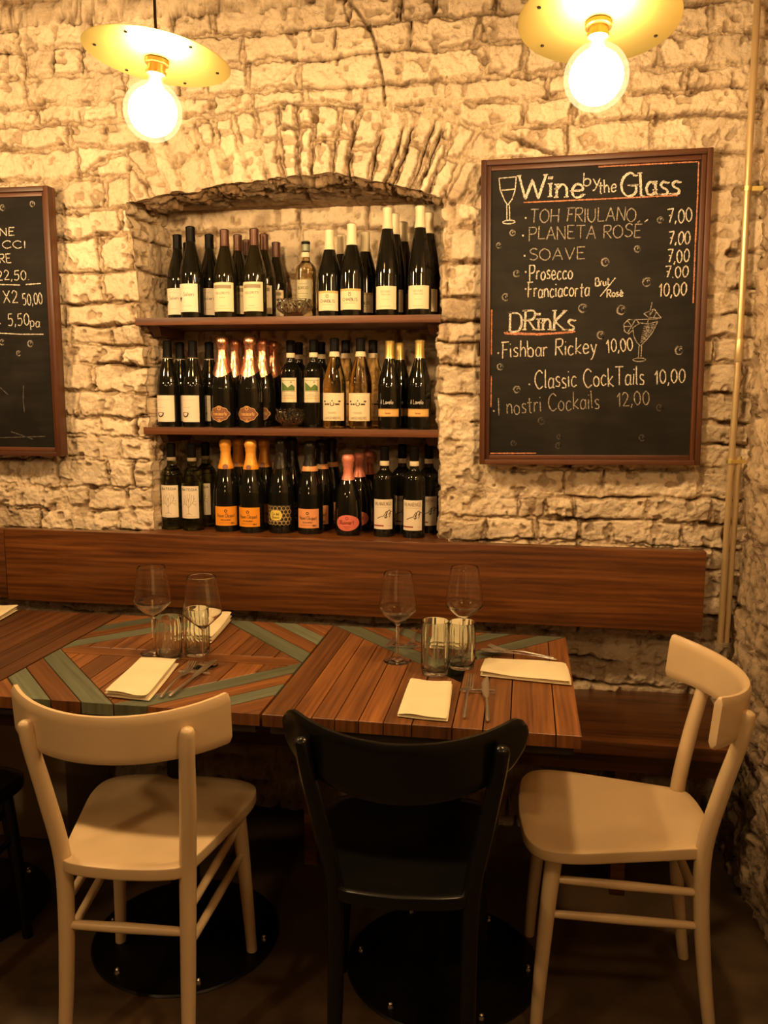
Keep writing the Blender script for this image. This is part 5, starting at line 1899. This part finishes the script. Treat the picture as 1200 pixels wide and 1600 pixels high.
def napkin(corners, label, thick=.010, layers=3, seed=1, curl=0.0):
    """folded cloth: stacked layers joined at the fold, softly wavy"""
    rnd = random.Random(seed)
    c = Vector((sum(p[0] for p in corners) / 4, sum(p[1] for p in corners) / 4))
    mb = MB()
    P = [Vector(p) - c for p in corners]          # near-left, far-left, far-right, near-right
    NU, NV = 22, 22
    lh = thick / layers
    for L in range(layers):
        sh = Vector((rnd.uniform(-.004, .004), rnd.uniform(-.005, .003))) if L < layers - 1 else Vector((0, 0))
        sc = 1.0 + (.02 if L == 0 else 0)
        ph = rnd.uniform(0, 6)
        z0 = L * lh
        gt, gb = [], []
        for i in range(NU + 1):
            ct, cb = [], []
            for j in range(NV + 1):
                u, v = i / NU, j / NV
                # rounded corners
                uu, vv = 2 * u - 1, 2 * v - 1
                k = 1 - .018 * (uu * uu * vv * vv)
                p = (P[0] * (1 - u) * (1 - v) + P[3] * u * (1 - v) + P[1] * (1 - u) * v + P[2] * u * v) * sc * k + sh
                e = min(u, 1 - u, v, 1 - v)
                rr = min(1, e / .05)
                puff = .0022 * sin(u * 5 + ph) * sin(v * 4 + ph * 1.3) * (L + 1) / layers + curl * v * v * thick * (L / layers)
                wav = .0012 * sin(9 * u + ph) * (1 if v < .1 else .3) * (L > 0)
                hgt = lh * (.5 + .5 * sqrt(max(0, 1 - (1 - rr) ** 2)))
                zt = z0 + hgt + max(-.4 * lh, puff) + wav
                zb = z0 + lh * .5 * (1 - sqrt(max(0, 1 - (1 - rr) ** 2))) + (max(-.4 * lh, puff) + wav if L else 0)
                ct.append((p.x, p.y, zt))
                cb.append((p.x, p.y, max(0, zb)))
            gt.append([mb.add([q]) for q in ct])
            gb.append([mb.add([q]) for q in cb])
        for i in range(NU):
            for j in range(NV):
                mb.face((gt[i][j], gt[i + 1][j], gt[i + 1][j + 1], gt[i][j + 1]))
                mb.face((gb[i][j], gb[i][j + 1], gb[i + 1][j + 1], gb[i + 1][j]))
        for i in range(NU):
            mb.face((gb[i][0], gb[i + 1][0], gt[i + 1][0], gt[i][0]))
            mb.face((gb[i][NV], gt[i][NV], gt[i + 1][NV], gb[i + 1][NV]))
            mb.face((gb[0][i], gt[0][i], gt[0][i + 1], gb[0][i + 1]))
            mb.face((gb[NU][i], gb[NU][i + 1], gt[NU][i + 1], gt[NU][i]))
    return thing('napkin', label, 'napkin', (c.x, c.y, ZT), (0, 0, 0), 'folded cream napkins', mb.mesh('napkin', M['napkin'], 55))


napkin([(-.944, 1.722), (-.975, 1.975), (-.874, 1.972), (-.834, 1.712)], 'thick folded cream napkin at the front edge of the diamond table', .020, 3, 2)
napkin([(-.955, 2.19), (-.985, 2.395), (-.880, 2.405), (-.852, 2.16)], 'folded cream napkin behind the glasses at the back of the diamond table', .026, 3, 3, .3)
napkin([(-1.720, 2.235), (-1.715, 2.395), (-1.598, 2.398), (-1.575, 2.22)], 'folded cream napkin on the dark table at the left edge', .020, 3, 4)
napkin([(-.248, 2.225), (-.243, 2.385), (-.146, 2.385), (-.142, 2.225)], 'folded cream napkin at the back of the V table, seen through the tumblers', .026, 3, 9, .3)
napkin([(-.259, 1.722), (-.261, 1.955), (-.158, 1.945), (-.148, 1.712)], 'flat folded cream napkin at the front edge of the V table', .012, 2, 5)
napkin([(-.096, 2.016), (-.089, 2.128), (.122, 2.124), (.125, 1.986)], 'long folded cream napkin lying crosswise near the V table right edge', .018, 2, 6)


def spine_strip(mb, pts, widths, thick, up_=Vector((0, 0, 1))):
    """a flat tapered bar following pts"""
    pts = [Vector(p) for p in pts]
    prev = None
    n = len(pts)
    for i, p in enumerate(pts):
        t = (pts[min(i + 1, n - 1)] - pts[max(i - 1, 0)]).normalized()
        s = t.cross(up_).normalized()
        nn = s.cross(t).normalized()
        w = widths[i] / 2
        th = (thick[i] if isinstance(thick, (list, tuple)) else thick) / 2
        ring = mb.add([p + s * w * cos(a) + nn * th * sin(a) for a in [2 * pi * k / 10 for k in range(10)]])
        if prev is not None:
            for k in range(10):
                k2 = (k + 1) % 10
                mb.face((prev + k, prev + k2, ring + k2, ring + k))
        else:
            mb.face([ring + k for k in reversed(range(10))])
        prev = ring
    mb.face([prev + k for k in range(10)])


def fork_mesh():
    """along +Y, handle end at y=0"""
    mb = MB()
    spine_strip(mb, [(0, 0, .004), (0, .004, .0045), (0, .04, .006), (0, .09, .007), (0, .118, .006), (0, .130, .0035), (0, .148, .002)], [.006, .0085, .0075, .0055, .006, .016, .021], [.002, .004, .004, .004, .0035, .0025, .002])
    for k in range(4):
        x = -.0087 + k * .0058
        spine_strip(mb, [(x, .143, .0022), (x, .160, .002), (x, .180, .0045), (x, .196, .009), (x * .95, .202, .0112)], [.0040, .0036, .0034, .0028, .0012], [.0022, .002, .002, .0018, .001])
    return mb.mesh('fork', M['steel'], 60)


def knife_mesh():
    mb = MB()
    spine_strip(mb, [(0, 0, .004), (0, .004, .0045), (0, .05, .0055), (0, .098, .0055), (0, .104, .0055)], [.006, .0095, .0085, .0075, .0085], [.003, .0055, .0055, .005, .004], Vector((0, 0, 1)))
    h = mb
    spine_strip(mb, [(0, .103, .0055), (-.001, .112, .0055), (-.002, .14, .006), (-.002, .175, .0065), (.001, .200, .007), (.004, .212, .0072)], [.008, .014, .018, .019, .013, .002], [.003, .0018, .0015, .0015, .0012, .0008])
    return mb.mesh('knife', M['steel'], 60)


def spoon_mesh():
    mb = MB()
    spine_strip(mb, [(0, 0, .004), (0, .004, .0045), (0, .04, .0065), (0, .10, .0085), (0, .135, .008), (0, .150, .0055)], [.006, .009, .0075, .0055, .006, .012], [.002, .004, .004, .004, .003, .002])
    # bowl
    N1, N2 = 10, 24
    for side in (0, 1):
        c = mb.add([(0, .172, .0012 + .0012 * side)])
        prev = None
        for r in range(1, N1 + 1):
            t = r / N1
            cur = mb.add([(.0185 * t * cos(a), .172 + .029 * t * sin(a), .0012 * (1 + side) + .0072 * t * t - (.001 * side * (t == 1))) for a in [2 * pi * k / N2 for k in range(N2)]])
            for k in range(N2):
                k2 = (k + 1) % N2
                if prev is None:
                    mb.face((c, cur + k, cur + k2))
                else:
                    mb.face((prev + k, cur + k, cur + k2, prev + k2))
            prev = cur
    return mb.mesh('spoon', M['steel'], 60)


fk, kn, sp_ = fork_mesh(), knife_mesh(), spoon_mesh()


def lay(name, me, cat, a, b, z, label, pitch=0.0, L=.205, group='cutlery on the tables'):
    """laid from handle end a towards tip b"""
    d = Vector((b[0] - a[0], b[1] - a[1]))
    rz = atan2(d.y, d.x) - pi / 2
    o = thing(name, label, cat, (a[0], a[1], ZT + z), (pitch, 0, rz), group, me)
    s = d.length / L
    o.scale = (1, min(1.3, max(.8, s)), 1)
    return o


rest_mb = MB()
rest_mb.box(-.042, .042, -.007, .007, 0, .009, bev=.0025)
rest_me = rest_mb.mesh('cutlery_rest', M['chrome'], 40)
PT = .028
lay('fork', fk, 'fork', (-.812, 1.735), (-.826, 1.965), .0012, 'fork leaning on the rest beside the front napkin of the diamond table', PT)
lay('knife', kn, 'knife', (-.795, 1.745), (-.776, 1.985), .0012, 'knife on the rest beside the front fork of the diamond table', PT)
thing('cutlery_rest', 'chrome cutlery rest under fork and knife on the diamond table', 'cutlery rest', (-.802, 1.915, ZT), (0, 0, .08), 'cutlery rests', rest_me)
lay('fork', fk, 'fork', (-.113, 1.735), (-.117, 1.990), .0012, 'fork resting on a bar between napkins on the V table', PT)
lay('knife', kn, 'knife', (-.062, 1.725), (-.078, 1.972), .0012, 'knife resting on a bar right of the fork on the V table', PT)
thing('cutlery_rest', 'chrome cutlery rest under fork and knife at the front of the V table', 'cutlery rest', (-.094, 1.906, ZT), (0, 0, .03), 'cutlery rests', rest_me)
lay('spoon', sp_, 'spoon', (.100, 2.178), (-.108, 2.205), .0012, 'spoon lying crosswise behind the long napkin on the V table', .02)
lay('fork', fk, 'fork', (.090, 2.150), (-.085, 2.232), .014, 'fork crossing over the spoon behind the long napkin', -.02)
thing('cutlery_rest', 'chrome cutlery rest at the back of the V table near its left glass', 'cutlery rest', (-.315, 2.228, ZT), (0, 0, .02), 'cutlery rests', rest_me)
lay('fork', fk, 'fork', (-.295, 2.400), (-.300, 2.195), .0012, 'fork at the back of the V table, handle towards the wall', PT)
lay('knife', kn, 'knife', (-.345, 2.400), (-.355, 2.190), .0012, 'knife at the back of the V table, left of the far fork', PT)
